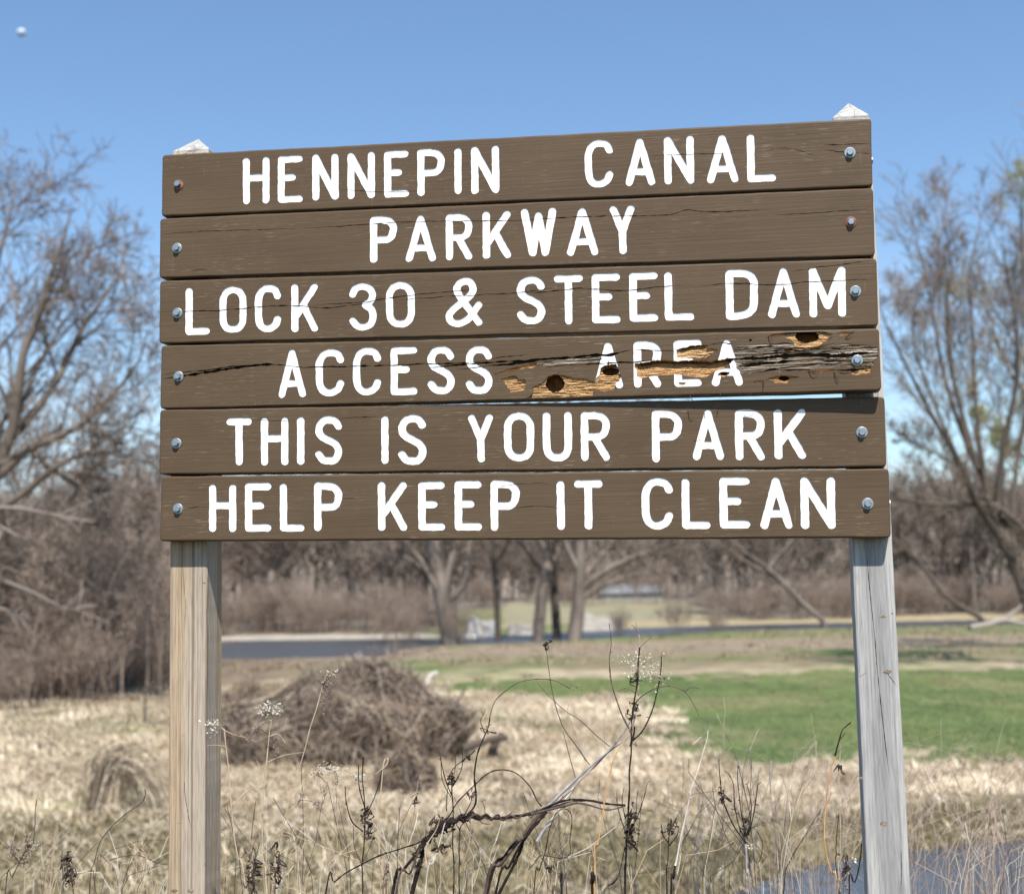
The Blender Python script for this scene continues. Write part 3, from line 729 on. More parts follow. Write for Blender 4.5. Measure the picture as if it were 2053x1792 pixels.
for k_ in range(16):
    x_ = _r.uniform(540, 1500); y_ = 225 + _r.uniform(0, 250); l_ = _r.uniform(140, 380); sl_ = -.06 + _r.uniform(-.04, .04)
    crk(3, G2, [(x_, y_), (x_ + l_ * .5, y_ + sl_ * l_ * .5 + _r.uniform(-6, 6)), (x_ + l_, y_ + sl_ * l_)], _r.uniform(1.4, 3.6))
HOL = [(G1, 635, 598, 95, 86), (G2, 1195, 152, 112, 60), (G2, 985, 535, 50, 24), (G2, 440, 492, 34, 16), (G2, 680, 188, 15, 10), (G1, 1190, 475, 88, 44), (G2, 1850, 303, 8, 14), (G2, 487, 222, 22, 6)]

for pts, amt, wid in (([G1(*p) for p in [(1440,400),(1560,382),(1660,362),(1840,372)]] + [G2(*p) for p in [(150,372),(300,378),(500,352),(560,352)]], .024, .011), ([G2(*p) for p in [(12,272),(150,238),(290,228)]], .012, .005), ([G1(*p) for p in [(1075,470),(1105,425),(1250,400),(1290,470)]], .016, .012), ([G2(*p) for p in [(840,150),(900,130),(1080,110),(1300,95),(1420,130)]], .006, .004)):
    q_ = np.array([spl_b(3, *p) for p in pts]); DEEP.append((q_[:, 0], q_[:, 1], amt, wid))
mats = {'board': M['board'], 'crack': M['split'], 'letter': M['white'], 'gouge': M['raw'], 'weather': M['weather'], 'hole': M['hole']}
board_objs = []
for bi, q in enumerate(boards):
    cuts = []
    for li, (ch, Z, x0, x1, y0, y1) in enumerate(TEXT[bi]):
        for poly in glyph_polys(bi, ch, Z, x0, x1, y0, y1): cuts.append(('letter', li, poly))
    for ci, (Z, pts, wd) in enumerate(CR[bi]): cuts.append(('crack', None, crack_poly(bi, Z, pts, wd, bi * 50 + ci)))
    if bi == 3:
        for gi, pts in enumerate(GOU): cuts.append(('gouge', gi, region(3, pts, seed=gi)))
        for gi, pts in enumerate(WEA): cuts.append(('weather', gi, region(3, pts, .0022, seed=50 + gi)))
        for hi_, (Z, cx, cy, rx, ry) in enumerate(HOL): cuts.append(('hole', hi_, ell(3, Z, cx, cy, rx, ry, hi_)))
    quad = [spl_b(bi, *p) for p in q]
    lab = 'cracked board with pecked holes and torn orange wood' if bi == 3 else None
    board_objs.append(cut_panel('board', sign, quad, cuts, mats, .038, off=off4 if bi == 3 else None, label=lab))

# bolts with washers
def hex_bolt(px, py, bi, left, rusty=False, shift=(0, 0)):
    x, z = spl_b(bi, px, py); o4 = float(off4(x)) if bi == 3 else 0
    rw, rh, hh = .0115, .0072, .0075
    V_, F_ = [], []
    n = 6; a0 = random.uniform(0, 1)
    yb = -o4 - .0018
    for (r_, dy) in ((rh, 0), (rh, -hh * .82), (rh * .86, -hh)):
        for i in range(n): a = a0 + i * math.pi / 3; V_.append((x + shift[0] + r_ * math.cos(a), yb + dy, z + shift[1] + r_ * math.sin(a)))
    for k in range(2):
        for i in range(n): j = (i+1) % n; F_.append((k*n+i, k*n+j, (k+1)*n+j, (k+1)*n+i))
    F_.append(tuple(range(2*n, 3*n)))
    b = mesh_py('bolt', V_, F_, M['zinc'], sign)
    V_, F_ = [], []; n = 28
    for (r_, dy) in ((rw, 0), (rw, -.0016), (rw * .92, -.0021), (rw * .3, -.0021)):
        for i in range(n): a = i * 2 * math.pi / n; V_.append((x + r_ * math.cos(a), -o4 + dy, z + r_ * math.sin(a)))
    for k in range(3):
        for i in range(n): j = (i+1) % n; F_.append((k*n+i, k*n+j, (k+1)*n+j, (k+1)*n+i))
    wo = mesh_py('washer', V_, F_, M['rust'] if rusty else M['washer'], b)
    if rusty: wo['label'] = 'rusty washer'
for bi, (px, py) in enumerate([(358,371),(355,498),(356,628),(358,755),(354,889),(357,1020)]): hex_bolt(px, py, bi, True, bi == 0, (-.001, .001) if bi == 0 else (0, 0))
for bi, (px, py) in enumerate([(1704,307),(1706,446),(1715,584.5),(1718.5,723),(1728,867),(1739.5,1010)]): hex_bolt(px, py, bi, False, bi == 1)

# posts
def post(front, mat, apex, cracks, knots, name='post', label=None, thick=.089):
    # front: picture points TL, TR, (at picture bottom) BR, BL, on the plane .038 behind the board faces
    P = [spl(x, y, -.038) for x, y in front]
    def ext(a, b, z): t = (z - a[1]) / (b[1] - a[1]); return a + (b - a) * t
    bl = ext(P[0], P[3], -.35); br = ext(P[1], P[2], -.35)
    tl, tr = P[0], P[1]
    cuts = [('crack', None, c) for c in cracks]
    o = cut_panel(name, sign, [tl, tr, br, bl], cuts, {'board': mat, 'crack': M['split'], 'letter': mat}, thick, bev=.003, grid=.2)
    for v in o.data.vertices: v.co.y += .0382
    # pointed top, four slopes
    ap = spl(*apex, -.038 - thick / 2)
    y0, y1 = .0382 + .001, .0382 + thick - .001; zt = min(tl[1], tr[1]) - .006; x0, x1 = tl[0] + .001, tr[0] - .001
    xm = (x0 + x1) / 2; ym = (y0 + y1) / 2; nsub = 1
    V_ = [(x0, y0, zt), (x1, y0, zt), (x1, y1, zt), (x0, y1, zt), (x0, y0, zt + .012), (x1, y0, zt + .012), (x1, y1, zt + .012), (x0, y1, zt + .012), (xm, ym, ap[1])]
    F_ = [(0,1,5,4),(1,2,6,5),(2,3,7,6),(3,0,4,7),(4,5,8),(5,6,8),(6,7,8),(7,4,8)]
    c = mesh_py('post_cap', V_, F_, M['cap'], o)
    for (kx, ky, rx, ry) in knots:
        x, z = spl(kx, ky, -.038); V2, F2 = [], []; n = 18
        V2.append((x, .0377, z))
        for k_, rr_ in enumerate((.5, 1.0)):
            for i in range(n):
                a = i * 2 * math.pi / n; V2.append((x + rr_ * rx * 1.25 * math.cos(a) * random.uniform(.8, 1.15), .0378 + .0004 * k_, z + rr_ * ry * .7 * math.sin(a) * random.uniform(.75, 1.2)))
        for i in range(n):
            j = (i+1) % n; F2.append((0, 1+i, 1+j)); F2.append((1+i, 1+n+i, 1+n+j, 1+j))
        mesh_py('knot', V2, F2, M['knot'], o)
    if label: o['label'] = label
    return o
def vcrack(pts, w, seed):
    rr = random.Random(seed); q = catmull(pts, 6); q = np.array([spl(x, y, -.038) for x, y in q])
    up, dn = [], []; k = len(q)
    for i in range(k):
        e = min(1, 5 * min(i, k-1-i) / k + .03); ww = w / 960. * .5 * e * rr.uniform(.5, 1.3)
        up.append((q[i][0] + ww, q[i][1])); dn.append((q[i][0] - ww, q[i][1]))
    return up + dn[::-1][:-1] if False else up + dn[::-1][1:-1] + [dn[0]]
ZC = lambda x, y: (x * .45, 985.4 + y * .45)
ZD = lambda x, y: (1396 + x * .4043, 1067.6 + y * .4043)
ZA = lambda x, y: (410.6 + x * .4041, 1067.6 + y * .4041)
ZB = lambda x, y: (903.3 + x * .4041, 1067.6 + y * .4041)
post([(346, 307), (419, 303), (411.5, 1792), (336.5, 1792)], M['post_warm'], (388, 280),
     [vcrack([ZC(*p) for p in [(815,330),(820,420),(826,520),(820,600)]], .9, 1), vcrack([ZC(*p) for p in [(822,1240),(822,1330),(835,1420),(850,1500)]], 1.2, 2),
      vcrack([ZC(*p) for p in [(772,479),(795,480),(820,481)]], 1.6, 3), vcrack([ZC(*p) for p in [(880,483),(898,484)]], 1.4, 4)],
     [(*ZC(910, 406), .003, .003), (*ZC(776, 1778), .006, .006), (*ZC(850, 1778), .006, .006), (*ZC(814, 1085), .0015, .002), (*ZC(796, 1475), .004, .001)],
     label='tan square post under the left end of the sign')
_a = spl(1706, 300, -.038); _b = spl(1778, 1700, -.038); _sl = (_b[0] - _a[0]) / (_b[1] - _a[1])
M['post_grey'] = m_post('grey_post_wood', False, (_a[0] - _sl * _a[1] + .002, _sl))
post([(1669, 236), (1744, 236), (1826, 1792), (1740, 1792)], M['post_grey'], (1703, 207),
     [vcrack([ZD(*p) for p in [(843,30),(850,170),(865,330),(885,520),(895,650),(912,820),(930,980),(950,1150),(962,1220)]], 1.35, 5), vcrack([ZD(*p) for p in [(845,721),(870,722),(905,720)]], 2, 6),
      vcrack([ZD(*p) for p in [(1015,1560),(1018,1680),(1012,1790)]], 1.4, 7), vcrack([ZD(*p) for p in [(780,740),(810,715),(850,690)]], 1.6, 8), vcrack([ZD(*p) for p in [(940,690),(965,720),(996,765)]], 1.6, 9)],
     [(*ZD(924, 416), .0055, .0045), (*ZD(948, 690), .007, .006), (*ZD(930, 1443), .006, .007), (*ZD(972, 400), .002, .003), (*ZD(818, 1218), .002, .005)],
     label='grey weathered square post under the right end of the sign')
# bolt ends on the outer side of the right post
for px, py, bi in ((1750, 318, 0), (1785, 1008, 5)):
    x, z = spl(px, py, -.06); n = 6; V_, F_ = [], []
    for k, dx in enumerate((-.012, .001)):
        for i in range(n): a = i * math.pi / 3; V_.append((x + dx, .075 + .007 * math.cos(a), z + .007 * math.sin(a)))
    for i in range(n): j = (i+1) % n; F_.append((i, j, n+j, n+i))
    F_.append(tuple(range(n, 2*n)))
    mesh_py('side_bolt', V_, F_, M['zinc'], sign)
# frayed splinters hanging from the torn board
SPL = [[G2(*p) for p in [(130,690),(150,735),(180,765)]], [G2(*p) for p in [(285,690),(300,715)]], [G2(*p) for p in [(405,670),(402,715)]], [G2(*p) for p in [(650,700),(700,670),(740,665)]], [G2(*p) for p in [(795,550),(800,600),(790,660)]],
       [G2(*p) for p in [(1545,175),(1590,140),(1620,112)]], [G2(*p) for p in [(840,150),(870,185),(880,190)]], [G2(*p) for p in [(230,395),(260,340),(330,300)]], [G2(*p) for p in [(1440,475),(1460,520),(1480,578)]], [G2(*p) for p in [(1210,470),(1250,495),(1290,500)]]]
parts = []
for s in SPL:
    q = catmull(s, 5); P3 = []
    for i, (px, py) in enumerate(q):
        x, z = spl(px, py, .024); P3.append((x, -float(off4(x)) - .001 - .005 * math.sin(math.pi * i / len(q)), z))
    V_, Q_ = tubes(np.array(P3)[None], np.linspace(.0010, .0004, len(P3))[None], 4); mesh_np('splinter', V_, Q_, M['split'], board_objs[3])

# ------------------------------------------------------------------ woody plants
def side_shoots(P, R0, Lp, K, rg, ratio=.55, ang=(28, 62), up=.35, rr=.5, tmin=.25, N=5, curl=.07, gnarl=.05):
    """P (M,n,3) parents, R0 (M,n) radii, Lp (M,) lengths -> child polylines"""
    Mn, n, _ = P.shape
    t = rg.uniform(tmin, 1.0, (Mn, K)); f = t * (n - 1); i = np.minimum(f.astype(int), n - 2); fr = (f - i)
    mi = np.arange(Mn)[:, None]
    base = P[mi, i] * (1 - fr)[..., None] + P[mi, i+1] * fr[..., None]
    rb = R0[mi, i] * (1 - fr) + R0[mi, i+1] * fr
    d = P[mi, i+1] - P[mi, i]; d /= np.linalg.norm(d, axis=-1, keepdims=True) + 1e-9
    rnd = rg.normal(size=(Mn, K, 3)); perp = rnd - (rnd * d).sum(-1, keepdims=True) * d; perp /= np.linalg.norm(perp, axis=-1, keepdims=True) + 1e-9
    a = np.radians(rg.uniform(ang[0], ang[1], (Mn, K)))[..., None]
    dr = np.cos(a) * d + np.sin(a) * perp + np.array([0, 0, up]); dr /= np.linalg.norm(dr, axis=-1, keepdims=True)
    Ln = Lp[:, None] * ratio * (1.15 - .55 * t) * rg.uniform(.65, 1.3, (Mn, K))
    s = np.linspace(0, 1, N)
    perp2 = rg.normal(size=(Mn, K, 3)) * curl
    pts = base[:, :, None] + Ln[:, :, None, None] * (dr[:, :, None] * s[None, None, :, None] + perp2[:, :, None] * (s**2)[None, None, :, None] + np.array([0, 0, up * .25]) * (s**2)[None, None, :, None])
    pts = pts + rg.normal(size=pts.shape) * (gnarl * Ln[:, :, None, None] * .35) * s[None, None, :, None]
    rc = (rb * rr)[..., None] * (1 - .72 * s)[None, None]
    MK = Mn * K
    return pts.reshape(MK, N, 3), rc.reshape(MK, N), Ln.reshape(MK)
def resample(p, N):
    p = np.asarray(p); seg = np.concatenate([[0], np.cumsum(np.linalg.norm(np.diff(p, axis=0), axis=1))])
    s = np.linspace(0, seg[-1], N); return np.stack([np.interp(s, seg, p[:, k]) for k in range(3)], 1), seg[-1]
def woody(limbs, levels, seed, rmin=.004, N0=9):
    """limbs: list of (points, r_start, r_end). returns (trunk V,Q), (crown V,Q)"""
    rg = np.random.default_rng(seed)
    P, Rr, Ls = [], [], []
    for pts, r0, r1 in limbs:
        q, L_ = resample(catmull(pts, 6), N0); q = q + rg.normal(size=q.shape) * L_ * .006 * np.linspace(0, 1, N0)[:, None]
        P.append(q); Rr.append(np.linspace(r0, r1, N0)); Ls.append(L_)
    P = np.array(P); Rr = np.array(Rr); Ls = np.array(Ls)
    trunk = tubes(P, Rr, 8)
    crown = []
    for li, lv in enumerate(levels):
        P, Rr, Ls = side_shoots(P, Rr, Ls, lv.pop('K') if False else lv['K'], rg, **{k: v for k, v in lv.items() if k != 'K'})
        Rr = np.maximum(Rr, rmin)
        crown.append(tubes(P, Rr, 5 if li == 0 else 3))
    return trunk, join(crown)
BARK = {
 'grey': m_simple('grey_bark', (.085, .068, .055), (.27, .225, .19), (1.6, 1.6, .5), .9, .02, .1),
 'twig': m_island('purple_brown_twigs', [(0, (.11, .085, .068)), (.5, (.18, .142, .115)), (1, (.29, .235, .195))]),
 'pale': m_island('pale_bark', [(0, (.46, .42, .37)), (1, (.62, .58, .52))]),
 'dark': m_island('dark_bark', [(0, (.06, .048, .04)), (1, (.13, .105, .085))]),
 'bud': m_island('green_buds', [(0, (.30, .34, .13)), (1, (.46, .46, .22))]),
 'shrub': m_island('reddish_shrub_twigs', [(0, (.16, .115, .09)), (.5, (.26, .20, .16)), (1, (.40, .325, .265))]),
}
def tree(name, limbs, levels, seed, label, cat='tree', group=None, bark='grey', twig='twig', rmin=.005, buds=0):
    base = np.array(limbs[0][0][0]); loc = (float(base[0]), float(base[1]), float(H(base[0], base[1])))
    t = empty(name, loc); tag(t, label, cat, group)
    tr, cr_ = woody(limbs, levels, seed, rmin)
    o = mesh_np('trunk', tr[0] - np.array(loc), tr[1], BARK[bark], t, smooth=True)
    o2 = mesh_np('crown', cr_[0] - np.array(loc), cr_[1], BARK[twig], t)
    if buds:
        rg = np.random.default_rng(seed + 9); c = cr_[0][rg.integers(len(cr_[0]) // 2, len(cr_[0]), buds)] - np.array(loc) + rg.normal(size=(buds, 3)) * .06
        d = rg.normal(size=(buds, 2, 3)) * .035
        Vb = np.stack([c, c + d[:, 0], c + d[:, 1]], 1).reshape(-1, 3)
        mesh_np('bud', Vb, np.arange(buds * 3).reshape(-1, 3), BARK['bud'], t)['kind'] = 'stuff'
    return t
def limb(pts, d, r0, r1, dd=0.0):            # picture points at distance d (dd: extra depth at the tip)
    n = len(pts); q = [at(x, y, d + dd * i / (n - 1)) for i, (x, y) in enumerate(pts)]
    return (q, r0, r1)
def grounded(pts, d, r0, r1, dd=0):
    q, a, b = limb(pts, d, r0, r1, dd); g0 = np.array([q[0][0], q[0][1], float(H(q[0][0], q[0][1])) - .15])
    return ([g0] + q if q[0][2] > g0[2] + .3 else [g0] + q[1:], a, b)
LV = [dict(K=9, ratio=.5, up=.3, rr=.5), dict(K=7, ratio=.5, up=.2, rr=.5), dict(K=6, ratio=.55, up=.12, rr=.55)]
# big bare tree at the left edge
d = 33
tree('bare_tree', [grounded([(-70, 1290), (-60, 1100), (-30, 960), (0, 850)], d, .30, .18),
    limb([(-40, 1000), (20, 880), (45, 720), (90, 600), (125, 490), (140, 420)], d, .17, .02, -1), limb([(-35, 960), (-40, 800), (-20, 620), (5, 480), (30, 380)], d, .16, .02, 1),
    limb([(-30, 980), (60, 900), (150, 860), (220, 800), (275, 730), (300, 670)], d, .13, .015, -1.5), limb([(0, 900), (90, 800), (165, 660), (225, 570), (250, 510)], d, .12, .015, 1),
    limb([(-20, 1030), (60, 980), (120, 930), (210, 905), (285, 960)], d, .11, .015, -1), limb([(60, 900), (130, 960), (190, 1000), (240, 1080)], d, .08, .01, .5), limb([(-50, 900), (-180, 700), (-260, 500)], d, .14, .02, 1)],
    [dict(K=13, ratio=.42, up=.2, rr=.42), dict(K=8, ratio=.5, up=.08, rr=.5, ang=(30, 70)), dict(K=8, ratio=.55, up=0, rr=.6, ang=(30, 75))], 11,
    'large bare spreading tree reaching up at the left edge of the photo', rmin=.0088)
tree('bare_tree', [grounded([(120, 1300), (115, 1150), (100, 1000), (130, 850)], 48, .16, .03), limb([(105, 1050), (180, 950), (260, 860), (300, 780)], 48, .09, .02), limb([(110, 1100), (40, 980), (0, 850), (-40, 700)], 48, .09, .02)],
    LV, 12, 'slender bare tree standing in the thicket behind the large left tree', rmin=.011)
tree('bare_tree', [grounded([(280, 1280), (285, 1150), (265, 1060), (280, 950)], 62, .15, .03), limb([(280, 1100), (330, 1000), (350, 930)], 62, .08, .02), limb([(283, 1140), (220, 1040), (190, 960)], 62, .08, .02)],
    LV, 13, 'small bare tree just left of the sign near the riverbank', rmin=.014)
# forked tree right of the sign
d = 42
tree('forked_tree', [grounded([(2075, 1250), (2058, 1200), (2030, 1120), (2000, 1060)], d, .22, .16),
    limb([(2030, 1110), (1985, 1050), (1945, 985), (1925, 930), (1880, 850), (1820, 740), (1765, 630)], d, .13, .02, -2), limb([(2035, 1110), (2005, 1030), (1975, 960), (1935, 880), (1900, 780), (1870, 640), (1850, 520)], d, .13, .02, 1),
    limb([(1960, 940), (1920, 800), (1900, 650), (1905, 520), (1895, 420)], d, .10, .015, 2), limb([(2000, 1040), (2010, 900), (2040, 760), (2030, 600), (2010, 470)], d, .12, .015, 1),
    limb([(2053, 1060), (1990, 1010), (1930, 1015), (1860, 1008), (1785, 1000)], d, .09, .035, -1), limb([(1930, 940), (1860, 900), (1800, 880)], d, .05, .012, -1), limb([(1990, 1040), (1965, 900), (1955, 740), (1945, 600), (1950, 500)], d, .10, .015, 1), limb([(2030, 1110), (2035, 960), (2060, 820), (2070, 640)], d, .11, .015, 2), limb([(1925, 930), (1870, 800), (1835, 700), (1830, 600)], d, .07, .012, 0)],
    [dict(K=11, ratio=.34, up=.38, rr=.4, ang=(18, 48)), dict(K=9, ratio=.5, up=.2, rr=.45, ang=(22, 58)), dict(K=7, ratio=.55, up=.05, rr=.6, ang=(28, 65))], 21,
    'bare forked tree leaning toward the sign at the right edge', rmin=.0082, bark='dark')
tree('budding_tree', [grounded([(2170, 1250), (2150, 1080), (2120, 900), (2090, 760), (2060, 560), (2050, 400)], 50, .28, .03), limb([(2150, 1060), (2110, 880), (2075, 820), (2000, 700), (1960, 560)], 50, .14, .02),
    limb([(2130, 900), (2160, 700), (2120, 500), (2090, 350)], 50, .12, .02), limb([(2140, 980), (2070, 930), (1990, 860), (1960, 830)], 50, .10, .02)],
    [dict(K=10, ratio=.36, up=.35, rr=.4, ang=(20, 50)), dict(K=8, ratio=.5, up=.3, rr=.45), dict(K=6, ratio=.55, up=.15, rr=.6)], 22,
    'tree with pale green buds rising behind the forked tree at far right', rmin=.009, buds=16000)
tree('bent_sapling', [grounded([(1985, 1245), (1935, 1222), (1890, 1190), (1840, 1120), (1790, 1078), (1740, 1050)], 84, .18, .07)],
    [dict(K=7, ratio=.25, up=.1, rr=.35), dict(K=5, ratio=.5, up=.1, rr=.5)], 23, 'bare dark limb arching down to the ground right of the grey post', 'fallen limb', bark='dark', rmin=.013)
# trees seen under the boards, beyond the meadow
tree('fork_trunk_tree', [grounded([(905, 1290), (888, 1200), (872, 1120), (868, 1060), (850, 900)], 71, .48, .25), limb([(890, 1195), (905, 1120), (925, 1080), (940, 980)], 71, .22, .10),
    limb([(880, 1170), (820, 1120), (770, 1110), (720, 1095)], 71, .13, .04), limb([(905, 1200), (925, 1190), (938, 1130), (945, 1060), (980, 900)], 71, .17, .08), limb([(868, 1060), (830, 900), (780, 750)], 71, .2, .05)],
    LV, 31, 'thick grey tree with a dark fork under the middle of the sign', rmin=.017, bark='grey')
tree('slender_tree', [grounded([(998, 1280), (995, 1200), (990, 1120), (985, 1000), (975, 800)], 76, .18, .05), limb([(992, 1130), (1030, 1060), (1060, 900)], 76, .09, .03)], LV, 32, 'thin dark tree standing before the white sand bank', rmin=.016, bark='dark')
tree('pale_barked_tree', [grounded([(1078, 1290), (1085, 1200), (1100, 1120), (1095, 1000), (1080, 780)], 74, .33, .12), limb([(1090, 1170), (1130, 1080), (1180, 950)], 74, .15, .05), limb([(1098, 1110), (1060, 1040), (1010, 930)], 74, .15, .05)], LV, 33, 'brown tree with pale lower bark, right of the thin tree', rmin=.017)
tree('dark_trunk_tree', [grounded([(1118, 1288), (1112, 1200), (1108, 1110), (1130, 1000), (1140, 800)], 77, .26, .1), limb([(1110, 1110), (1150, 1050), (1200, 930)], 77, .12, .04)], LV, 34, 'narrow dark tree squeezed between two thicker brown trees', rmin=.017, bark='dark')
tree('arching_tree', [grounded([(1150, 1290), (1158, 1220), (1165, 1160), (1160, 1080), (1190, 900)], 73, .38, .15), limb([(1165, 1180), (1220, 1140), (1290, 1110), (1360, 1085), (1450, 1060)], 73, .2, .06), limb([(1165, 1200), (1230, 1165), (1300, 1150), (1380, 1140)], 73, .12, .03),
    limb([(1160, 1090), (1250, 1000), (1330, 850)], 73, .17, .05)], LV, 35, 'brown tree with a limb arching right below the sign', rmin=.017)
tree('leaning_tree', [grounded([(1660, 1255), (1600, 1200), (1540, 1140), (1470, 1085), (1400, 1000)], 88, .2, .06), limb([(1540, 1140), (1600, 1060), (1620, 950)], 88, .12, .04), limb([(1600, 1200), (1660, 1130), (1720, 1080)], 88, .1, .03)], LV, 36, 'bare tree leaning left over the river behind the grey post', rmin=.018, bark='grey')
tree('white_barked_tree', [grounded([(535, 1270), (540, 1180), (546, 1120), (540, 1040), (548, 900)], 100, .22, .10), limb([(545, 1110), (570, 1060), (590, 980)], 100, .12, .04)],
    [dict(K=6, ratio=.4, up=.4, rr=.4), dict(K=5, ratio=.5, up=.2, rr=.5)], 37, 'white barked tree in the far wood beside the tan post', rmin=.02, bark='pale', twig='twig')

# far trees along the wood's front, each a copy of one of six builds
protos = []
for k in range(6):
    rg = np.random.default_rng(100 + k); hgt = 10 + k * .6
    tr = [(np.array([[0, 0, -.3], [rg.normal() * .2, rg.normal() * .2, hgt * .35], [rg.normal() * .5, rg.normal() * .5, hgt * .7], [rg.normal() * .8, rg.normal() * .8, hgt]]), .16, .03)]
    for j in range(4):
        a = rg.uniform(0, 6.28); z0 = hgt * rg.uniform(.2, .5)
        tr.append((np.array([[0, 0, z0], [math.cos(a) * 1.0, math.sin(a) * 1.0, z0 + 1.4], [math.cos(a) * 2.2, math.sin(a) * 2.2, z0 + hgt * .4]]), .09, .02))
    t_, c_ = woody(tr, [dict(K=8, ratio=.4, up=.25, rr=.45), dict(K=6, ratio=.5, up=.15, rr=.6), dict(K=5, ratio=.6, up=.1, rr=.7)], 200 + k, rmin=.019, N0=6)
    tm = mesh_np('trunk', t_[0], t_[1], BARK['grey']); cm = mesh_np('crown', c_[0], c_[1], BARK['twig'])
    protos.append((tm.data, cm.data)); bpy.data.objects.remove(tm); bpy.data.objects.remove(cm)
rg = np.random.default_rng(5); cnt = 0
while cnt < 190:
    px = rg.uniform(-250, 2350); dep = rg.uniform(0, 40)
    if 1190 < px < 1345: continue
    p = gp(px, 1260, -.6); x = None
    yy = float(np.interp(at(px, 1260, 95)[0], fx_, fy_)) + 8 + dep
    if 925 < px < 1400: yy += 50
    q = at(px, 1230, yy); k = cnt % 6
    t = empty('far_tree', (q[0], q[1], float(H(q[0], q[1]))), rg.uniform(0, 6.28)); s = rg.uniform(.75, 1.1); t.scale = (s, s, s * rg.uniform(.8, 1.0))
    tag(t, 'bare grey-brown tree in the wood across the river', 'tree', 'trees along the far riverbank')
    link(bpy.data.objects.new('trunk', protos[k][0]), t); link(bpy.data.objects.new('crown', protos[k][1]), t)
    cnt += 1

# the wood behind, one mass
def replicate(V, Q, pos, rot, sc):
    n = len(pos); c, s = np.cos(rot), np.sin(rot)
    X = V[None, :, 0] * c[:, None] - V[None, :, 1] * s[:, None]; Y = V[None, :, 0] * s[:, None] + V[None, :, 1] * c[:, None]
    W_ = np.stack([X * sc[:, None] + pos[:, 0:1], Y * sc[:, None] + pos[:, 1:2], V[None, :, 2] * sc[:, None] + pos[:, 2:3]], -1)
    return W_.reshape(-1, 3), (Q[None] + (np.arange(n) * len(V))[:, None, None]).reshape(-1, Q.shape[1])
parts = []
for k in range(4):
    rg = np.random.default_rng(300 + k); hgt = 11
    tr = [(np.array([[0, 0, -.5], [rg.normal() * .3, rg.normal() * .3, hgt * .5], [rg.normal() * .9, rg.normal() * .9, hgt]]), .17, .05)]
    t_, c_ = woody(tr, [dict(K=14, ratio=.33, up=.45, rr=.55, tmin=.15, N=3), dict(K=7, ratio=.5, up=.25, rr=.8, N=3)], 400 + k, rmin=.05, N0=4)
    n = 560; px = rg.uniform(-500, 2600, n); yy = 118 + (rg.uniform(0, 1, n) ** .9) * 300
    yy = np.where((px > 925) & (px < 1400), np.maximum(yy, 182), yy)
    pos = np.array([at(a, 1200, b) for a, b in zip(px, yy)]); pos[:, 2] = H(pos[:, 0], pos[:, 1])
    rot = rg.uniform(0, 6.28, n); sc = rg.uniform(.7, 1.15, n)
    for V0, Q0 in (t_, c_):
        for qq in (Q0 if isinstance(Q0, list) else [Q0]): parts.append(replicate(V0, qq, pos, rot, sc))
V_, Q_ = join(parts)
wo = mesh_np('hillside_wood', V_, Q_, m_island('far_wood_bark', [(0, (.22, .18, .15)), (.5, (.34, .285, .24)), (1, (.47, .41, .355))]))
tag(wo, 'leafless grey-brown wood covering the hillside beyond the river', 'wood', kind='stuff')

# undergrowth along the far bank and shrubs of the left thicket
def bush_mesh(seed, h, spread, stems, rmin, r0=.02):
    rg = np.random.default_rng(seed); tr = []
    for j in range(stems):
        a = rg.uniform(0, 6.28); s = rg.uniform(.0, 1) * spread; hh = h * rg.uniform(.45, 1); b0 = rg.normal(size=2) * spread * .45
        tr.append((np.array([[b0[0], b0[1], -.1], [b0[0] + math.cos(a) * s * .25, b0[1] + math.sin(a) * s * .25, hh * .5], [b0[0] + math.cos(a) * s * .8, b0[1] + math.sin(a) * s * .8, hh]]), r0, r0 * .25))
    return woody(tr, [dict(K=6, ratio=.5, up=.3, rr=.6, ang=(20, 50)), dict(K=5, ratio=.5, up=.1, rr=.6), dict(K=4, ratio=.55, up=0, rr=.7, N=4)], seed, rmin=rmin, N0=6)
bl = [bush_mesh(500 + k, 3.0, 1.5, 24, .0048, .018) for k in range(4)]
bmesh_data = []
for t_, c_ in bl:
    V_, Q_ = join([t_, c_]); o = mesh_np('twigs', V_, Q_, BARK['shrub']); bmesh_data.append(o.data); bpy.data.objects.remove(o)
def bush(k, x, y, s, sz, name, label, cat, group, mat=None):
    o = bpy.data.objects.new(name, bmesh_data[k % 4]); link(o); o.location = (x, y, float(H(x, y))); o.scale = (s, s, sz); o.rotation_euler = (0, 0, random.uniform(0, 6.28))
    return tag(o, label, cat, group)
rg = np.random.default_rng(77)
for i in range(34):
    px = rg.uniform(-160, 330); dd = rg.uniform(33, 56)
    if dd < 38: px = min(px, 150)
    if px > 220: dd = max(dd, 46)
    q = at(px, 1300, dd); s = rg.uniform(.7, 1.15)
    bush(i, q[0], q[1], s * 1.15, s * rg.uniform(.9, 1.5), 'thicket_shrub', 'leafless purple-brown shrub in the thicket left of the sign', 'shrub', 'shrubs of the left thicket')
for i in range(44):
    px = rg.uniform(-160, 335); dd = rg.uniform(31, 42); q = at(px, 1300, dd + (8 if px > 230 else 0)); s = rg.uniform(.28, .55)
    bush(i + 1, q[0], q[1], s * 1.3, s, 'undergrowth_clump', 'low brown twiggy clump at the foot of the left thicket', 'shrub', 'clumps at the foot of the left thicket')
for i in range(90):
    px = rg.uniform(-150, 2300)
    if 1215 < px < 1320: continue
    x = at(px, 1260, 95)[0]; y = float(np.interp(x, fx_, fy_)) + rg.uniform(4, 13)
    if 900 < px < 1420: y += rg.uniform(35, 60)
    s = rg.uniform(.7, 1.2)
    bush(i, at(px, 1260, y)[0], y, s, s * .85, 'riverbank_shrub', 'low brown leafless shrub at the foot of the far wood', 'shrub', 'shrubs on the far riverbank')
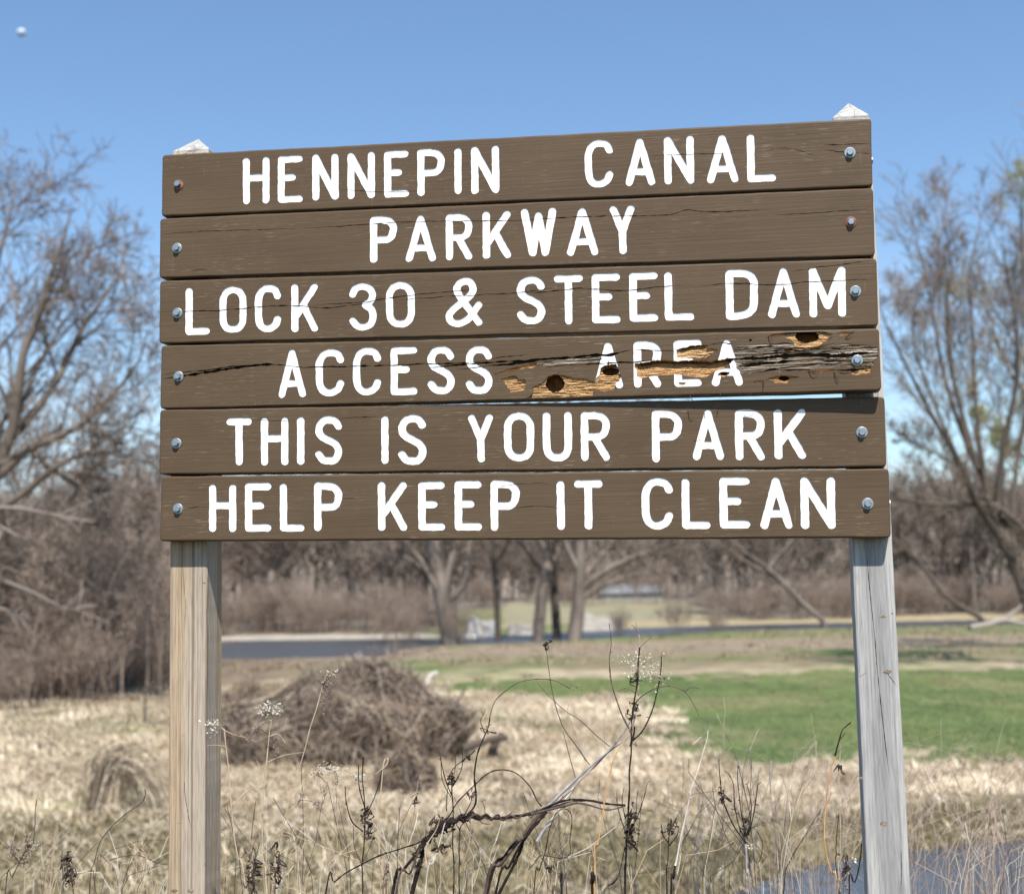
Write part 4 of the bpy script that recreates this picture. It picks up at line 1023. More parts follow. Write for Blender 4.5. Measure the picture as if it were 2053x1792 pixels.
for px, y, s, lab in ((1222, 150, 1.0, 'bare shrub across the left end of the pale shed'), (1275, 152, .8, 'bare shrub before the middle of the pale shed'), (1325, 149, 1.1, 'bare shrub across the right end of the pale shed'), (1240, 76, .35, 'wispy upright brush right of the arching tree by the river'), (1352, 80, .5, 'tallest wispy brush between the meadow and the river'), (1440, 84, .35, 'small wispy brush before the blue strip of river'), (935, 70, .5, 'brown brush at the foot of the thick grey tree'), (800, 56, .55, 'tan brush at the riverbank beyond the large pile')):
    q = at(px, 1280, y); bush(int(px), q[0], q[1], s, s * 1.4, 'bank_brush', lab, 'shrub', 'brush on the near riverbank')
# pale dead limbs across the thicket
for i, (pts, dd) in enumerate([([(-40, 1015), (60, 1020), (120, 1035), (190, 1045)], 29), ([(-30, 1040), (30, 1070), (60, 1085)], 29), ([(10, 1165), (60, 1185), (110, 1210), (140, 1220), (195, 1210)], 27), ([(-30, 1210), (20, 1225), (60, 1240)], 27)]):
    q = [at(x, y, dd + .4 * j) for j, (x, y) in enumerate(pts)]
    tr, cr_ = woody([(q, .028, .010)], [dict(K=7, ratio=.35, up=.1, rr=.5)], 600 + i, rmin=.008)
    V_, Q_ = join([tr, cr_])
    BARK.setdefault('deadlimb', m_island('dull_dead_bark', [(0, (.26, .22, .19)), (1, (.40, .35, .31))]))
    lab = ['long pale dead limb high across the left thicket', 'short pale dead limb just below the long one', 'bent pale dead limb low across the left thicket', 'pale dead twig at the left edge below the bent limb'][i]
    tag(mesh_np('dead_limb', V_, Q_, BARK['deadlimb'], loc=tuple(q[0])), lab, 'branch')
# white driftwood log on the right
q = [at(1945, 1258, 74), at(1985, 1250, 74.3), at(2010, 1243, 74.6), at(2055, 1252, 75), at(2090, 1262, 75)]
tr, cr_ = woody([(q, .14, .12), ([at(2010, 1243, 74.6), at(2035, 1225, 75), at(2050, 1212, 75)], .12, .07)], [dict(K=3, ratio=.15, up=.2, rr=.4)], 610, rmin=.02)
V_, Q_ = join([tr, cr_]); tag(mesh_np('driftwood_log', V_, Q_, BARK['deadlimb'], loc=tuple(q[0])), 'white driftwood log at the foot of the forked tree', 'log')
# white lumps standing in for glints of foam in the shallows
for i, px in enumerate([232, 250, 264, 281, 292, 304, 321]):
    q = gp(px, 1302 + 3 * math.sin(i * 2.1), WZ); V_, F_ = [], []; n = 8; s = .13 + .06 * random.random()
    for k, (rr_, zz) in enumerate(((1, -.3), (1.05, .3), (.6, .9))):
        for j in range(n): a = j * math.pi / 4; V_.append((q[0] + s * rr_ * math.cos(a) * random.uniform(.85, 1.15), q[1] + s * rr_ * math.sin(a), WZ + s * zz))
    for k in range(2):
        for j in range(n): jj = (j+1) % n; F_.append((k*n+j, k*n+jj, (k+1)*n+jj, (k+1)*n+j))
    F_.append(tuple(range(2*n, 3*n)))
    tag(mesh_py('river_stone', V_, F_, m_simple('pale_stone', (.75, .75, .74), (.85, .85, .84)) if i == 0 else bpy.data.materials['pale_stone']), 'small white stone in the shallows left of the tan post', 'stone', 'white stones in the shallows')
# distant pale sheds beyond the meadow
M['shed_wall'] = m_simple('pale_shed_wall', (.18, .19, .20), (.26, .28, .29), (1, 1, 1), .7)
M['shed_roof'] = m_simple('pale_shed_roof', (.10, .115, .13), (.30, .325, .345), (.35, .35, 1.5), .8)
def shed(px0, px1, pyb, pyt, dist, label):
    a = at(px0, pyb, dist); b = at(px1, pyb, dist); zt = at(px0, pyt, dist)[2]; zb = float(H((a[0] + b[0]) / 2, dist)) - .3
    r_ = empty('distant_shed', ((a[0] + b[0]) / 2, dist, zb)); tag(r_, label, 'shed')
    W_ = (b[0] - a[0]) / 2; hh = zt - zb; hw = hh * .5
    V_ = [(-W_, 0, 0), (W_, 0, 0), (W_, 7, 0), (-W_, 7, 0), (-W_, 0, hw), (W_, 0, hw), (W_, 7, hw), (-W_, 7, hw)]
    mesh_py('wall', V_, [(0,1,5,4),(1,2,6,5),(2,3,7,6),(3,0,4,7)], M['shed_wall'], r_)
    V_, F_ = [], []; n = 10
    for i in range(n + 1):
        t_ = math.pi * i / n; V_ += [(-W_ - .2, 3.5 - 3.8 * math.cos(t_), hw + (hh - hw) * math.sin(t_)), (W_ + .2, 3.5 - 3.8 * math.cos(t_), hw + (hh - hw) * math.sin(t_))]
        if i: F_.append((2*i-2, 2*i-1, 2*i+1, 2*i))
    mesh_py('roof', V_, F_, M['shed_roof'], r_)
shed(1205, 1330, 1204, 1172, 168, 'pale blue-white shed far beyond the meadow below the sign')

# ------------------------------------------------------------------ brush piles and stumps
def stick_pile(name, px, pyb, wpx, hpx, label, seed, nst, mats_=('shrub', 'strawd', 'dark'), share=(.60, .14, .26), canes=0, core=.8, r0=.006, ln=.5):
    c = gp(px, pyb, FZ); dist = c[1]; sx = wpx / 2 * dist / F; hz = hpx * dist / F; sy = sx * .7
    loc = (c[0], c[1] + sy * .5, float(H(c[0], c[1] + sy * .5)))
    t = empty(name, loc); tag(t, label, 'brush pile')
    rg = np.random.default_rng(seed)
    def shape(a, s):                         # a: azimuth, s: 0 rim .. 1 top; lumpy mound profile
        lob = .70 + .55 * vnoise(np.cos(a) * 2.2 + 5, np.sin(a) * 2.2 + seed, seed % 9)
        rad_ = (1 - s ** 2.1) * lob; top = s ** .66 * (.74 + .5 * vnoise(np.cos(a) * rad_ * 2.6 + 2, np.sin(a) * rad_ * 2.6 + seed, 7))
        lump = 1 + .42 * (vnoise(np.cos(a) * rad_ * sx * 1.9 + 9, np.sin(a) * rad_ * sx * 1.9 + top * hz * 2.3, seed % 5) - .5) + .22 * (vnoise(np.cos(a) * rad_ * sx * 4.5, top * hz * 5 + seed, 2) - .5)
        return np.stack([sx * rad_ * np.cos(a) * lump, sy * rad_ * np.sin(a) * lump, hz * top * lump], -1)
    if core:
        n, k = 44, 16; A_, S_ = np.meshgrid(np.arange(n) * 2 * np.pi / n, np.linspace(0, 1, k)); V_ = shape(A_, S_) * core; V_[..., 2] -= .06
        F_ = [(j*n+i, j*n+(i+1)%n, (j+1)*n+(i+1)%n, (j+1)*n+i) for j in range(k-1) for i in range(n)]
        mesh_py('litter_core', V_.reshape(-1, 3), F_, M['core'], t, True)  # dark inner mound, puts the shade between the sticks into colour
    for mk, sh in zip(mats_, share):
        m_ = int(nst * sh); a = rg.uniform(0, 2 * math.pi, m_); s1 = rg.uniform(0, 1, m_) ** .8
        base = shape(a, s1) * (rg.uniform(.84, 1.05, (m_, 1)) if mk != 'dark' else rg.uniform(.78, .97, (m_, 1))); down = shape(a, np.maximum(s1 - .12, 0)) - shape(a, s1); down /= np.linalg.norm(down, axis=1, keepdims=True) + 1e-6  # dark sticks lie deeper, standing in for shaded hollows
        dr_ = rg.normal(size=(m_, 3)) * .75 + down * np.where(rg.uniform(0, 1, (m_, 1)) < .55, 1.3, .1); dr_ /= np.linalg.norm(dr_, axis=1, keepdims=True)
        outw = np.stack([np.cos(a), np.sin(a), np.full(m_, .7)], 1); q = np.linspace(-.5, .5, 5)
        Ls = rg.uniform(.35, 1.5, (m_, 1, 1)) ** 1.3 * ln * max(.45, min(1.1, sx))
        P = base[:, None] + dr_[:, None] * q[None, :, None] * Ls + outw[:, None] * (.12 - (q**2))[None, :, None] * Ls * rg.uniform(-.1, 1.5, (m_, 1, 1)) + rg.normal(size=(m_, 5, 3)) * .012
        P[..., 2] = np.maximum(P[..., 2], -.02)
        Rr = rg.uniform(.4, 1.5, (m_, 1)) * (r0 if mk != 'dark' else r0 * 1.6) * np.linspace(1, .4, 5)[None]
        V2, Q2 = tubes(P, Rr, 3); o = mesh_np('sticks', V2, Q2, BARK[mk], t); o['kind'] = 'stuff'
    for mk, m_ in (('cane', canes), ('strawd', canes), ('dark', canes // 3)):   # long canes draped over the top and poking out
        if not m_: continue
        a = rg.uniform(0, 2 * math.pi, m_); s0 = rg.uniform(.35, 1, m_); a2 = a + rg.normal(size=m_) * .5
        u = np.linspace(0, 1, 8); P = []
        for k in range(m_):
            q = np.array([shape(a[k] + (a2[k] - a[k]) * uu, max(0.0, s0[k] * (1 - uu * rg.uniform(.9, 1.1)))) for uu in u]) * 1.04
            if k % 5 == 0: q = q[:4]; q = np.vstack([q[::-1], q[0] + np.outer(np.linspace(.1, .4, 4) * sx * .35, rg.normal(size=3) * .5 + [0, 0, .9])]); q = resample(q, 8)[0]
            P.append(q + rg.normal(size=q.shape) * .025)
        V2, Q2 = tubes(np.array(P), rg.uniform(.006, .017, (m_, 1)) * np.linspace(1, .4, 8)[None], 4); o = mesh_np('canes', V2, Q2, BARK[mk], t); o['kind'] = 'stuff'
    return t
def arch_pile(name, px, pyb, wpx, hpx, label, seed, n):
    c = gp(px, pyb, FZ); dist = c[1]; sx = wpx / 2 * dist / F; hz = hpx * dist / F
    loc = (c[0], c[1] + .3, float(H(c[0], c[1] + .3))); t = empty(name, loc); tag(t, label, 'brush pile'); rg = np.random.default_rng(seed)
    for mk, m_ in (('dark', int(n * .35)), ('strawd', int(n * .45)), ('straw', int(n * .2))):
        x0 = -sx * rg.uniform(.55, .95, m_); x1 = sx * (rg.uniform(0, 1, m_) ** .6 * 1.3 - .25); y0 = rg.normal(size=m_) * .12; y1 = rg.normal(size=m_) * .3; hh = hz * rg.uniform(.7, 1.05, m_)
        if mk != 'dark': x0 = x0 * rg.uniform(.1, 1, m_)
        u = np.linspace(0, 1, 9); pk = .38
        X = x0[:, None] + (x1 - x0)[:, None] * u; Y = y0[:, None] + (y1 - y0)[:, None] * u
        Zz = hh[:, None] * np.sin(np.pi * np.clip(u, 0, 1) ** .75)[None] ** .7 * np.where(u < .97, 1, .3)
        P = np.stack([X, Y, Zz], -1) + np.cumsum(rg.normal(size=(m_, 9, 3)) * .028, axis=1); P[..., 2] = np.maximum(P[..., 2], 0)
        Rr = rg.uniform(.0025, .007, (m_, 1)) * np.linspace(1, .5, 9)[None]
        V2, Q2 = tubes(P, Rr, 3); o = mesh_np('stalks', V2, Q2, BARK[mk], t); o['kind'] = 'stuff'
    return t
BARK['cane'] = m_island('grey_tan_canes', [(0, (.20, .16, .125)), (1, (.46, .39, .31))])
M['core'] = m_simple('litter_core', (.045, .032, .025), (.17, .125, .10), (5, 5, 5), .95, .06)  # colour carries the shade inside the heap
M['straw'] = m_island('dry_grass_blades', [(0, (.34, .25, .15)), (.3, (.57, .46, .315)), (.7, (.71, .60, .44)), (1, (.81, .73, .58))])
M['strawd'] = m_island('old_brown_grass', [(0, (.17, .125, .085)), (.5, (.27, .205, .14)), (1, (.40, .32, .22))])
M['greeng'] = m_island('young_green_grass', [(0, (.11, .16, .05)), (.5, (.165, .215, .075)), (1, (.30, .28, .15))])
M['bankg'] = m_island('olive_grass', [(0, (.11, .10, .05)), (.5, (.22, .18, .10)), (.85, (.34, .28, .17)), (1, (.55, .46, .32))])
BARK['strawd'] = M['strawd']; BARK['straw'] = M['straw']
stick_pile('brush_pile', 695, 1530, 445, 166, 'large brown heap of cut brush behind the sign on dry grass', 41, 11000, canes=230)
stick_pile('brush_pile', 495, 1495, 230, 92, 'low brush heap with pale grass draped over it, left of the large heap', 42, 3600, share=(.25, .62, .13), canes=120)
arch_pile('brush_pile', 240, 1638, 190, 118, 'small arching tangle of dark stalks left of the tan post', 43, 130)
stick_pile('brush_pile', 815, 1590, 140, 100, 'dark shaded tangle at the front right foot of the large heap', 44, 1300, share=(.35, .2, .45), core=.6, canes=30)  # larger share of dark sticks puts its shade into the colour
for i, (pts, dd, r0, lab, nm) in enumerate([
    ([(988, 1565), (985, 1530), (992, 1490), (1010, 1470)], 20.5, .09, 'dark broken stump in the dry grass right of the large pile', 'stump'),
    ([(930, 1500), (985, 1482), (1018, 1476)], 20.3, .06, 'dark broken limb lying across the stump top', 'broken_limb'),
    ([(855, 1370), (862, 1356), (878, 1347)], 36, .09, 'pale upright snag beyond the right end of the large pile', 'snag'),
    ([(905, 1440), (918, 1405), (932, 1380)], 30, .03, 'thin dark stick leaning beyond the large pile', 'leaning_stick'),
    ([(290, 1440), (292, 1390), (300, 1372), (325, 1368)], 27, .03, 'dark bent stalk standing left of the tan post', 'bent_stalk')]):
    q = [at(x, y, dd) for x, y in pts]
    if i != 1: q[0][2] = float(H(q[0][0], q[0][1])) - .05
    tr, cr_ = woody([(q, r0, r0 * .5)], [dict(K=4, ratio=.3, up=.1, rr=.4)], 700 + i, rmin=.006)
    V_, Q_ = join([tr, cr_]); tag(mesh_np(nm, V_, Q_, BARK['pale' if i == 2 else 'dark'], loc=tuple(q[0])), lab, 'dead wood')

# ------------------------------------------------------------------ grass
def blades(n, xf, yf, hmin, hmax, wd, lean, rg, mask=None, clump=0):
    if clump:
        m_ = max(1, n // clump); cx = xf(m_); cy = yf(m_); 
        cx, cy = cx
    return None
def grass(name, mat, pts, hgt, wd, lean, rg, flow=0.0):
    x, y = pts; n = len(x); z = H(x, y) - .01
    a = rg.uniform(0, 2 * np.pi, n)
    if flow: a = a * (1 - flow) + flow * 2 * np.pi * fbm(x * .5, y * .5, 55, 2) * 1.6
    L_ = hgt * rg.uniform(.5, 1.35, n); ln = lean * rg.uniform(.4, 1.5, n)
    dx, dy = np.cos(a), np.sin(a); b = np.stack([x, y, z], 1)
    wv = np.stack([-dy, dx, np.zeros(n)], 1) * (wd * rg.uniform(.6, 1.4, n) * (1 + y / 22))[:, None]
    # turn ribbons towards random directions
    mid = b + np.stack([dx * L_ * .35 * ln, dy * L_ * .35 * ln, L_ * .55 * np.sqrt(np.clip(1 - (.5 * np.minimum(ln, 1.6))**2, .1, 1))], 1)
    tip = b + np.stack([dx * L_ * .95 * ln, dy * L_ * .95 * ln, L_ * np.clip(1 - .45 * ln**1.6, .10, 1)], 1)
    V_ = np.stack([b - wv, b + wv, mid - wv * .8, mid + wv * .8, tip], 1).reshape(-1, 3)
    i = (np.arange(n) * 5)[:, None]
    Q4 = i + np.array([[0, 1, 3, 2]]); T3 = i + np.array([[2, 3, 4]])
    return mesh_np(name, V_, [Q4, T3], mat)
def wedge(n, y0, y1, rg, wide=.47, p=1.0):
    yy = y0 + (y1 - y0) * rg.uniform(0, 1, n) ** p; xx = rg.uniform(-wide, wide, n) * (yy + 1.5)
    return xx, yy
def clumped(n, y0, y1, rg, per=26, rad=.16, p=1.0, wide=.47):
    cx, cy = wedge(n // per, y0, y1, rg, wide, p); r_ = rad * rg.uniform(.4, 1.4, n // per)
    x = np.repeat(cx, per) + rg.normal(size=n // per * per) * np.repeat(r_, per); y = np.repeat(cy, per) + rg.normal(size=n // per * per) * np.repeat(r_, per)
    return x, y
def keep(pts, *conds):
    x, y = pts; k = np.ones(len(x), bool)
    for c in conds: k &= c(x, y)
    return x[k], y[k]
not_pond = lambda x, y: ~pip(x, y, pond)
not_green = lambda x, y: ~pip(x + (vnoise(x * 1.5, y * 1.5, 2) - .5) * 1.2, y + (vnoise(x * 1.2, y * 1.2, 6) - .5) * 2.5, green_poly)
rg = np.random.default_rng(90)
patchy = lambda lo, hi, s, sd_: (lambda x, y: rg.uniform(0, 1, len(x)) < sstep(lo, hi, fbm(x * s, y * s, sd_, 3)) * .9 + .1)
far_bank = lambda x, y: y < np.interp(x, nx_, ny_) - 3.5
tag(grass('dry_grass', M['straw'], keep(clumped(190000, 8.2, 38, rg, 22, .2, p=1.25), not_pond, not_green, patchy(.32, .55, .9, 61), lambda x, y: (y > 14.2 + 2 * (vnoise(x * .9, y * .9, 12) - .5)) | (rg.uniform(0, 1, len(x)) < .16)), .21, .0042, 1.7, rg, .55), 'matted pale dry grass covering the field around the brush piles', 'dry grass', kind='stuff')
tag(grass('brown_grass', M['strawd'], keep(clumped(26000, 8.0, 40, rg, 30, .2), not_pond, not_green, patchy(.42, .62, .5, 62)), .20, .0040, 1.3, rg, .4), 'old brown grass scattered through the pale dry grass', 'dry grass', kind='stuff')
tag(grass('green_grass', M['greeng'], keep(wedge(60000, 19, 46, rg), lambda x, y: pip(x, y, green_poly)), .045, .006, 1.3, rg), 'mown young green grass in the meadow at right', 'grass', kind='stuff')
tag(grass('pond_edge_grass', M['bankg'], keep(clumped(30000, 8.5, 15.2, rg, 20, .15), not_pond), .15, .004, 1.2, rg), 'low dull olive grass nearest the sign and along the pond edge', 'grass', kind='stuff')
tag(grass('roadside_grass', M['bankg'], keep(clumped(26000, 1.2, 8.6, rg, 24, .12, wide=.7)), .28, .003, .9, rg, .3), 'dry grass at the foot of the sign posts', 'dry grass', kind='stuff')  # unseen grass, olive instead of straw to lower bounce light
tag(grass('bank_grass', M['strawd'], keep(clumped(14000, 46, 90, rg, 20, .4), far_bank), .16, .006, 1.0, rg), 'rough tan grass along the near riverbank', 'grass', kind='stuff')

# ------------------------------------------------------------------ weeds in front
STEM = {
 'tan': m_simple('tan_stem', (.42, .30, .19), (.60, .47, .33), (80, 80, 30), .8, .0003),
 'pale': m_simple('pale_stem', (.55, .49, .40), (.72, .67, .58), (80, 80, 30), .8, .0003),
 'dark': m_simple('dark_stem', (.012, .009, .008), (.035, .024, .022), (80, 80, 30), .8, .0004, .12),
 'brown': m_simple('brown_stem', (.05, .033, .028), (.13, .09, .075), (80, 80, 30), .8, .0003),
 'orange': m_simple('orange_stem', (.50, .24, .08), (.66, .38, .17), (60, 60, 12), .7, .0003),
 'grey': m_simple('grey_stem', (.20, .175, .18), (.42, .385, .37), (60, 60, 25), .85, .0005),
 'pink': m_simple('pinkish_twig', (.30, .21, .17), (.45, .36, .30), (60, 60, 25), .85, .0003),
}
FUZZ = m_island('seed_fluff', [(0, (.34, .29, .21)), (.6, (.58, .53, .43)), (1, (.74, .70, .60))])
FUZZD = m_island('dark_dried_leaf', [(0, (.02, .013, .011)), (1, (.10, .07, .055))])
FUZZB = m_island('brown_seed', [(0, (.16, .11, .085)), (1, (.36, .28, .22))])
def fuzz_mesh(c, spread, n, size, rg, flat=False):
    p = c + rg.normal(size=(n, 3)) * spread
    d = rg.normal(size=(n, 4, 3)) * size
    V_ = (p[:, None] + d).reshape(-1, 3); i = (np.arange(n) * 4)[:, None, None]
    T = i + np.array([[0, 1, 2], [0, 2, 3], [0, 3, 1], [1, 3, 2]])[None]
    return V_, T.reshape(-1, 3)
def weed(name, label, Z, depth, strokes, heads=(), seed=0, lean=0.0, cat='weed', foot=True):
    """strokes: (picture points, r0 mm, r1 mm, material[, depth offset start, end]); first is the main stem, drawn from the bottom"""
    rg = np.random.default_rng(seed + 1000)
    polys = []
    for si, s in enumerate(strokes):
        pts, r0, r1, mk = s[:4]; o0, o1 = (s[4], s[5]) if len(s) > 5 else (0, 0)
        pp = [Z(*p) for p in pts]; n = len(pp)
        q = [at(x, y, depth + o0 + (o1 - o0) * i / max(1, n - 1)) for i, (x, y) in enumerate(pp)]
        polys.append([q, r0, r1, mk])
    base = polys[0][0][0]; dr = polys[0][0][1] - base
    foot_p = np.array([base[0] - dr[0] / max(.05, dr[2]) * base[2] * .35, base[1] + rg.uniform(-.06, .06), 0.0])
    if not foot: foot_p = base
    loc = (float(foot_p[0]), float(foot_p[1]), float(H(foot_p[0], foot_p[1])) if foot else float(base[2]))
    root = empty(name, loc); tag(root, label, cat)
    for si, (q, r0, r1, mk) in enumerate(polys):
        if foot and (si == 0 or Z_bottom(Z, strokes[si][0][0])):
            b = q[0]; gx_ = loc[0] + (b[0] - base[0]) * .6
            gz_ = float(H(gx_, loc[1]))
            q = [np.array([gx_, loc[1], gz_ - .02]), np.array([gx_ * .5 + b[0] * .5, b[1], gz_ + (b[2] - gz_) * .5])] + q
        c = catmull(q, 7); Ln = np.linalg.norm(np.diff(c, axis=0), axis=1).sum()
        c, _ = resample(c, max(8, int(Ln / .007)))
        k = len(c); wig = np.stack([np.interp(np.arange(k), np.arange(0, k + 6, 5), rg.normal(size=len(np.arange(0, k + 6, 5)))) for _ in range(3)], 1) * .0011
        c = c + wig * np.linspace(0, 1, k)[:, None] ** .3
        rr_ = np.linspace(r0, r1, k) / 1000 * (1.3 if mk in ('dark', 'brown') else 1.25) * (1 + .12 * rg.normal(size=k)); rr_[::9] *= 1.3
        V_, Q_ = tubes((c - np.array(loc))[None], np.maximum(rr_, .00048)[None], 6)
        mesh_np('stem' if si == 0 else 'twig', V_, Q_, STEM[mk], root, smooth=True)
        # thorns and bud stubs
        if mk in ('dark', 'brown') and r0 > .8:
            ks = rg.integers(2, k - 1, max(2, k // 14)); P = []
            for kk in ks:
                d_ = rg.normal(size=3); d_ /= np.linalg.norm(d_); P.append(np.array([c[kk], c[kk] + d_ * rg.uniform(.003, .009)]) - np.array(loc))
            V_, Q_ = tubes(np.array(P), np.array([[.0011, .0004]] * len(P)), 4); o = mesh_np('stub', V_, Q_, STEM[mk], root); o['kind'] = 'stuff'
    for (pt, sp, n, sz, mk, *dz) in heads:
        x, y = Z(*pt); c = at(x, y, depth + (dz[0] if dz else 0)) - np.array(loc)
        if mk == 'd':                        # crumpled, curled strips
            m_ = max(5, n // 4); p = c + rg.normal(size=(m_, 3)) * np.array(sp) / 1000; d_ = rg.normal(size=(m_, 3)); d_[:, 2] -= .5; d_ /= np.linalg.norm(d_, axis=1, keepdims=True)
            e_ = rg.normal(size=(m_, 3)); th = np.linspace(0, 1, 6)[None, :, None]; Lc = rg.uniform(.004, .012, (m_, 1, 1))
            Pc = p[:, None] + Lc * (d_[:, None] * th + .6 * e_[:, None] * np.sin(th * 3.6))
            V_, T_ = tubes(Pc, rg.uniform(.0009, .0021, (m_, 1)) * np.array([[.6, 1, 1.1, 1, .7, .3]]), 4)
        else: V_, T_ = fuzz_mesh(c, np.array(sp) / 1000, n, sz / 1000, rg)
        mesh_np('seed_head' if mk != 'd' else 'dried_leaf', V_, T_, {'f': FUZZ, 'd': FUZZD, 'b': FUZZB}[mk], root)
    return root
def Z_bottom(Z, p): return Z(*p)[1] > 1740

weed('goldenrod_stalk', 'tan goldenrod stalk with a fluffy head drooping over the tan post', ZA, 2.9, [
    ([(205,1780),(165,1600),(140,1420),(128,1330),(115,1180),(100,1040),(90,975)], 2.0, .8, 'tan'), ([(135,1350),(200,1290),(300,1230)], .9, .6, 'tan'),
    ([(90,975),(150,1000),(205,1012)], .7, .4, 'tan'), ([(92,975),(60,950),(20,960)], .7, .4, 'tan'), ([(100,1060),(40,1050),(10,1056)], .5, .3, 'tan'), ([(108,1050),(150,1055),(158,1085),(130,1110)], .6, .4, 'brown')],
    [((40,950),(9,6,5),120,1.7,'f'), ((40,985),(6,5,5),60,1.5,'f'), ((158,1002),(10,4,2),40,1.1,'b')], 1)
weed('goldenrod_stalk', 'tan goldenrod stalk topped by a round grey-white fluffy head', ZA, 2.95, [
    ([(310,1790),(292,1650),(283,1500),(290,1350),(300,1180),(318,1000),(333,920),(328,880)], 2.2, .8, 'tan'), ([(318,1000),(270,975),(240,1000),(225,1030)], .7, .5, 'brown'), ([(320,1010),(370,1000),(402,1045)], .6, .4, 'tan'),
    ([(315,1060),(345,1070),(360,1112)], .7, .4, 'brown'), ([(305,1140),(380,1110),(490,1090)], .7, .4, 'tan'), ([(295,1240),(270,1150),(255,1130)], .5, .4, 'tan'), ([(332,930),(280,940),(250,970)], .6, .4, 'tan')],
    [((325,880),(11,6,7),150,2.2,'f'), ((300,895),(6,5,4),60,1.9,'f'), ((357,885),(5,5,5),50,1.9,'f'), ((265,965),(8,4,4),45,1.4,'b'), ((230,1028),(6,4,3),40,1.3,'b'), ((350,1085),(4,3,8),45,1.2,'b'), ((375,1045),(9,3,3),25,1.1,'b')], 2)
weed('tall_dock_stalk', 'tall slanting tan stalk with a brown seed spike at its tip', ZA, 3.0, [
    ([(345,1790),(380,1520),(430,1300),(480,1130),(530,950),(570,820),(590,750),(615,695),(640,690),(645,715)], 2.3, .7, 'tan')],
    [((595,790),(4,3,16),110,1.6,'b'), ((612,730),(6,3,12),90,1.6,'b'), ((625,695),(7,3,4),50,1.5,'f')], 3)
weed('curving_seed_stalk', 'tan stalk curving right into drooping grey seed sprays', ZA, 3.05, [
    ([(330,1790),(375,1480),(400,1400),(460,1340),(495,1265),(545,1200),(610,1165),(680,1170),(760,1205)], 2.0, .6, 'tan'), ([(460,1345),(480,1325),(530,1330)], .7, .4, 'brown'), ([(600,1170),(650,1190),(660,1240)], .6, .3, 'brown'), ([(555,1195),(600,1240),(590,1290)], .6, .3, 'brown')],
    [((560,1190),(10,5,5),55,1.4,'b'), ((610,1165),(14,5,6),90,1.5,'f'), ((670,1185),(12,5,7),70,1.4,'f'), ((595,1275),(5,4,5),40,1.4,'b'), ((645,1240),(5,4,6),35,1.3,'b'), ((775,1215),(6,4,5),26,2.3,'f'), ((483,1305),(3,3,4),25,1.3,'b')], 4)
weed('spent_aster', 'thin tan stem ending in a single brown dried flower', ZA, 2.85, [([(455,1790),(480,1600),(520,1450),(540,1390),(552,1350)], 1.5, .7, 'tan'), ([(410,1760),(445,1560),(500,1430),(520,1400)], 1.3, .5, 'tan')], [((555,1345),(4,4,3),40,1.5,'b'), ((357,1640),(4,4,18),90,1.7,'d')], 5)
weed('dark_forked_weed', 'near-black forked weed with a crumpled leaf, left of the twisted vine', ZA, 2.95, [
    ([(785,1790),(780,1650),(795,1480),(795,1370),(785,1230),(786,1140),(788,1112),(780,1125)], 2.3, .8, 'dark'), ([(785,1482),(730,1430),(702,1330),(698,1255)], 1.2, .6, 'dark'), ([(795,1370),(768,1260),(765,1155)], 1.1, .6, 'dark'),
    ([(800,1400),(840,1310),(865,1230),(880,1170)], 1.2, .5, 'dark'), ([(780,1650),(745,1560),(735,1450)], 1.0, .5, 'brown'), ([(782,1640),(820,1560),(838,1500)], .9, .5, 'brown')],
    [((808,1395),(5,4,6),60,2.0,'d'), ((812,1440),(4,4,10),70,1.8,'d'), ((820,1495),(5,4,5),50,1.9,'d')], 6)
weed('curled_pale_stem', 'pale tan stem with its tip curled into a hook', ZA, 2.9, [
    ([(890,1790),(895,1730),(870,1600),(868,1400),(874,1220),(880,1150),(895,1120),(908,1130),(900,1160),(875,1180),(848,1200)], 1.8, .9, 'tan'), ([(880,1735),(870,1640),(858,1500),(860,1380)], 1.2, .6, 'tan'), ([(898,1760),(905,1690),(908,1640)], 1, .6, 'brown')],
    [((900,1700),(4,4,10),50,1.7,'b')], 7)
weed('spiked_seed_stem', 'slim pinkish stem with small dark seeds near its pointed tip', ZA, 3.1, [([(945,1790),(985,1660),(1015,1520),(1040,1380),(1060,1250),(1076,1195)], 1.4, .6, 'pink'), ([(1090,1510),(1085,1400),(1085,1360)], .9, .5, 'pink'), ([(1000,1640),(960,1560)], .8, .4, 'pink')], [((1048,1330),(2,2,9),35,1.3,'d'), ((1062,1240),(3,2,8),30,1.2,'b')], 8)
weed('bleached_stem', 'bleached almost white stem leaning right below the vine', ZA, 2.8, [([(1095,1790),(1130,1640),(1165,1540),(1195,1440)], 1.5, .8, 'pale'), ([(1100,1640),(1098,1560),(1140,1480),(1165,1410)], 1.2, .5, 'tan')], [((1175,1560),(12,4,3),50,1.6,'d')], 9)
weed('twin_dark_weed', 'tall black weed with thin upright branches behind the vine', ZA, 2.95, [
    ([(1237,1790),(1232,1600),(1230,1450),(1226,1300),(1225,1210),(1228,1190)], 2.0, .9, 'dark'), ([(1225,1300),(1195,1220),(1180,1160),(1165,1085)], 1.0, .5, 'dark'), ([(1226,1260),(1245,1150),(1236,1070),(1220,1025),(1190,1020),(1165,1045)], .8, .4, 'brown'),
    ([(1228,1260),(1265,1190),(1278,1120),(1270,1055)], .9, .4, 'dark'), ([(1222,1310),(1180,1230),(1172,1130)], .8, .5, 'dark'), ([(1200,1380),(1205,1290),(1215,1200)], .8, .5, 'dark')], [((1226,1225),(4,3,9),50,1.5,'d'), ((1295,1112),(4,2,2),16,1.5,'d')], 10)
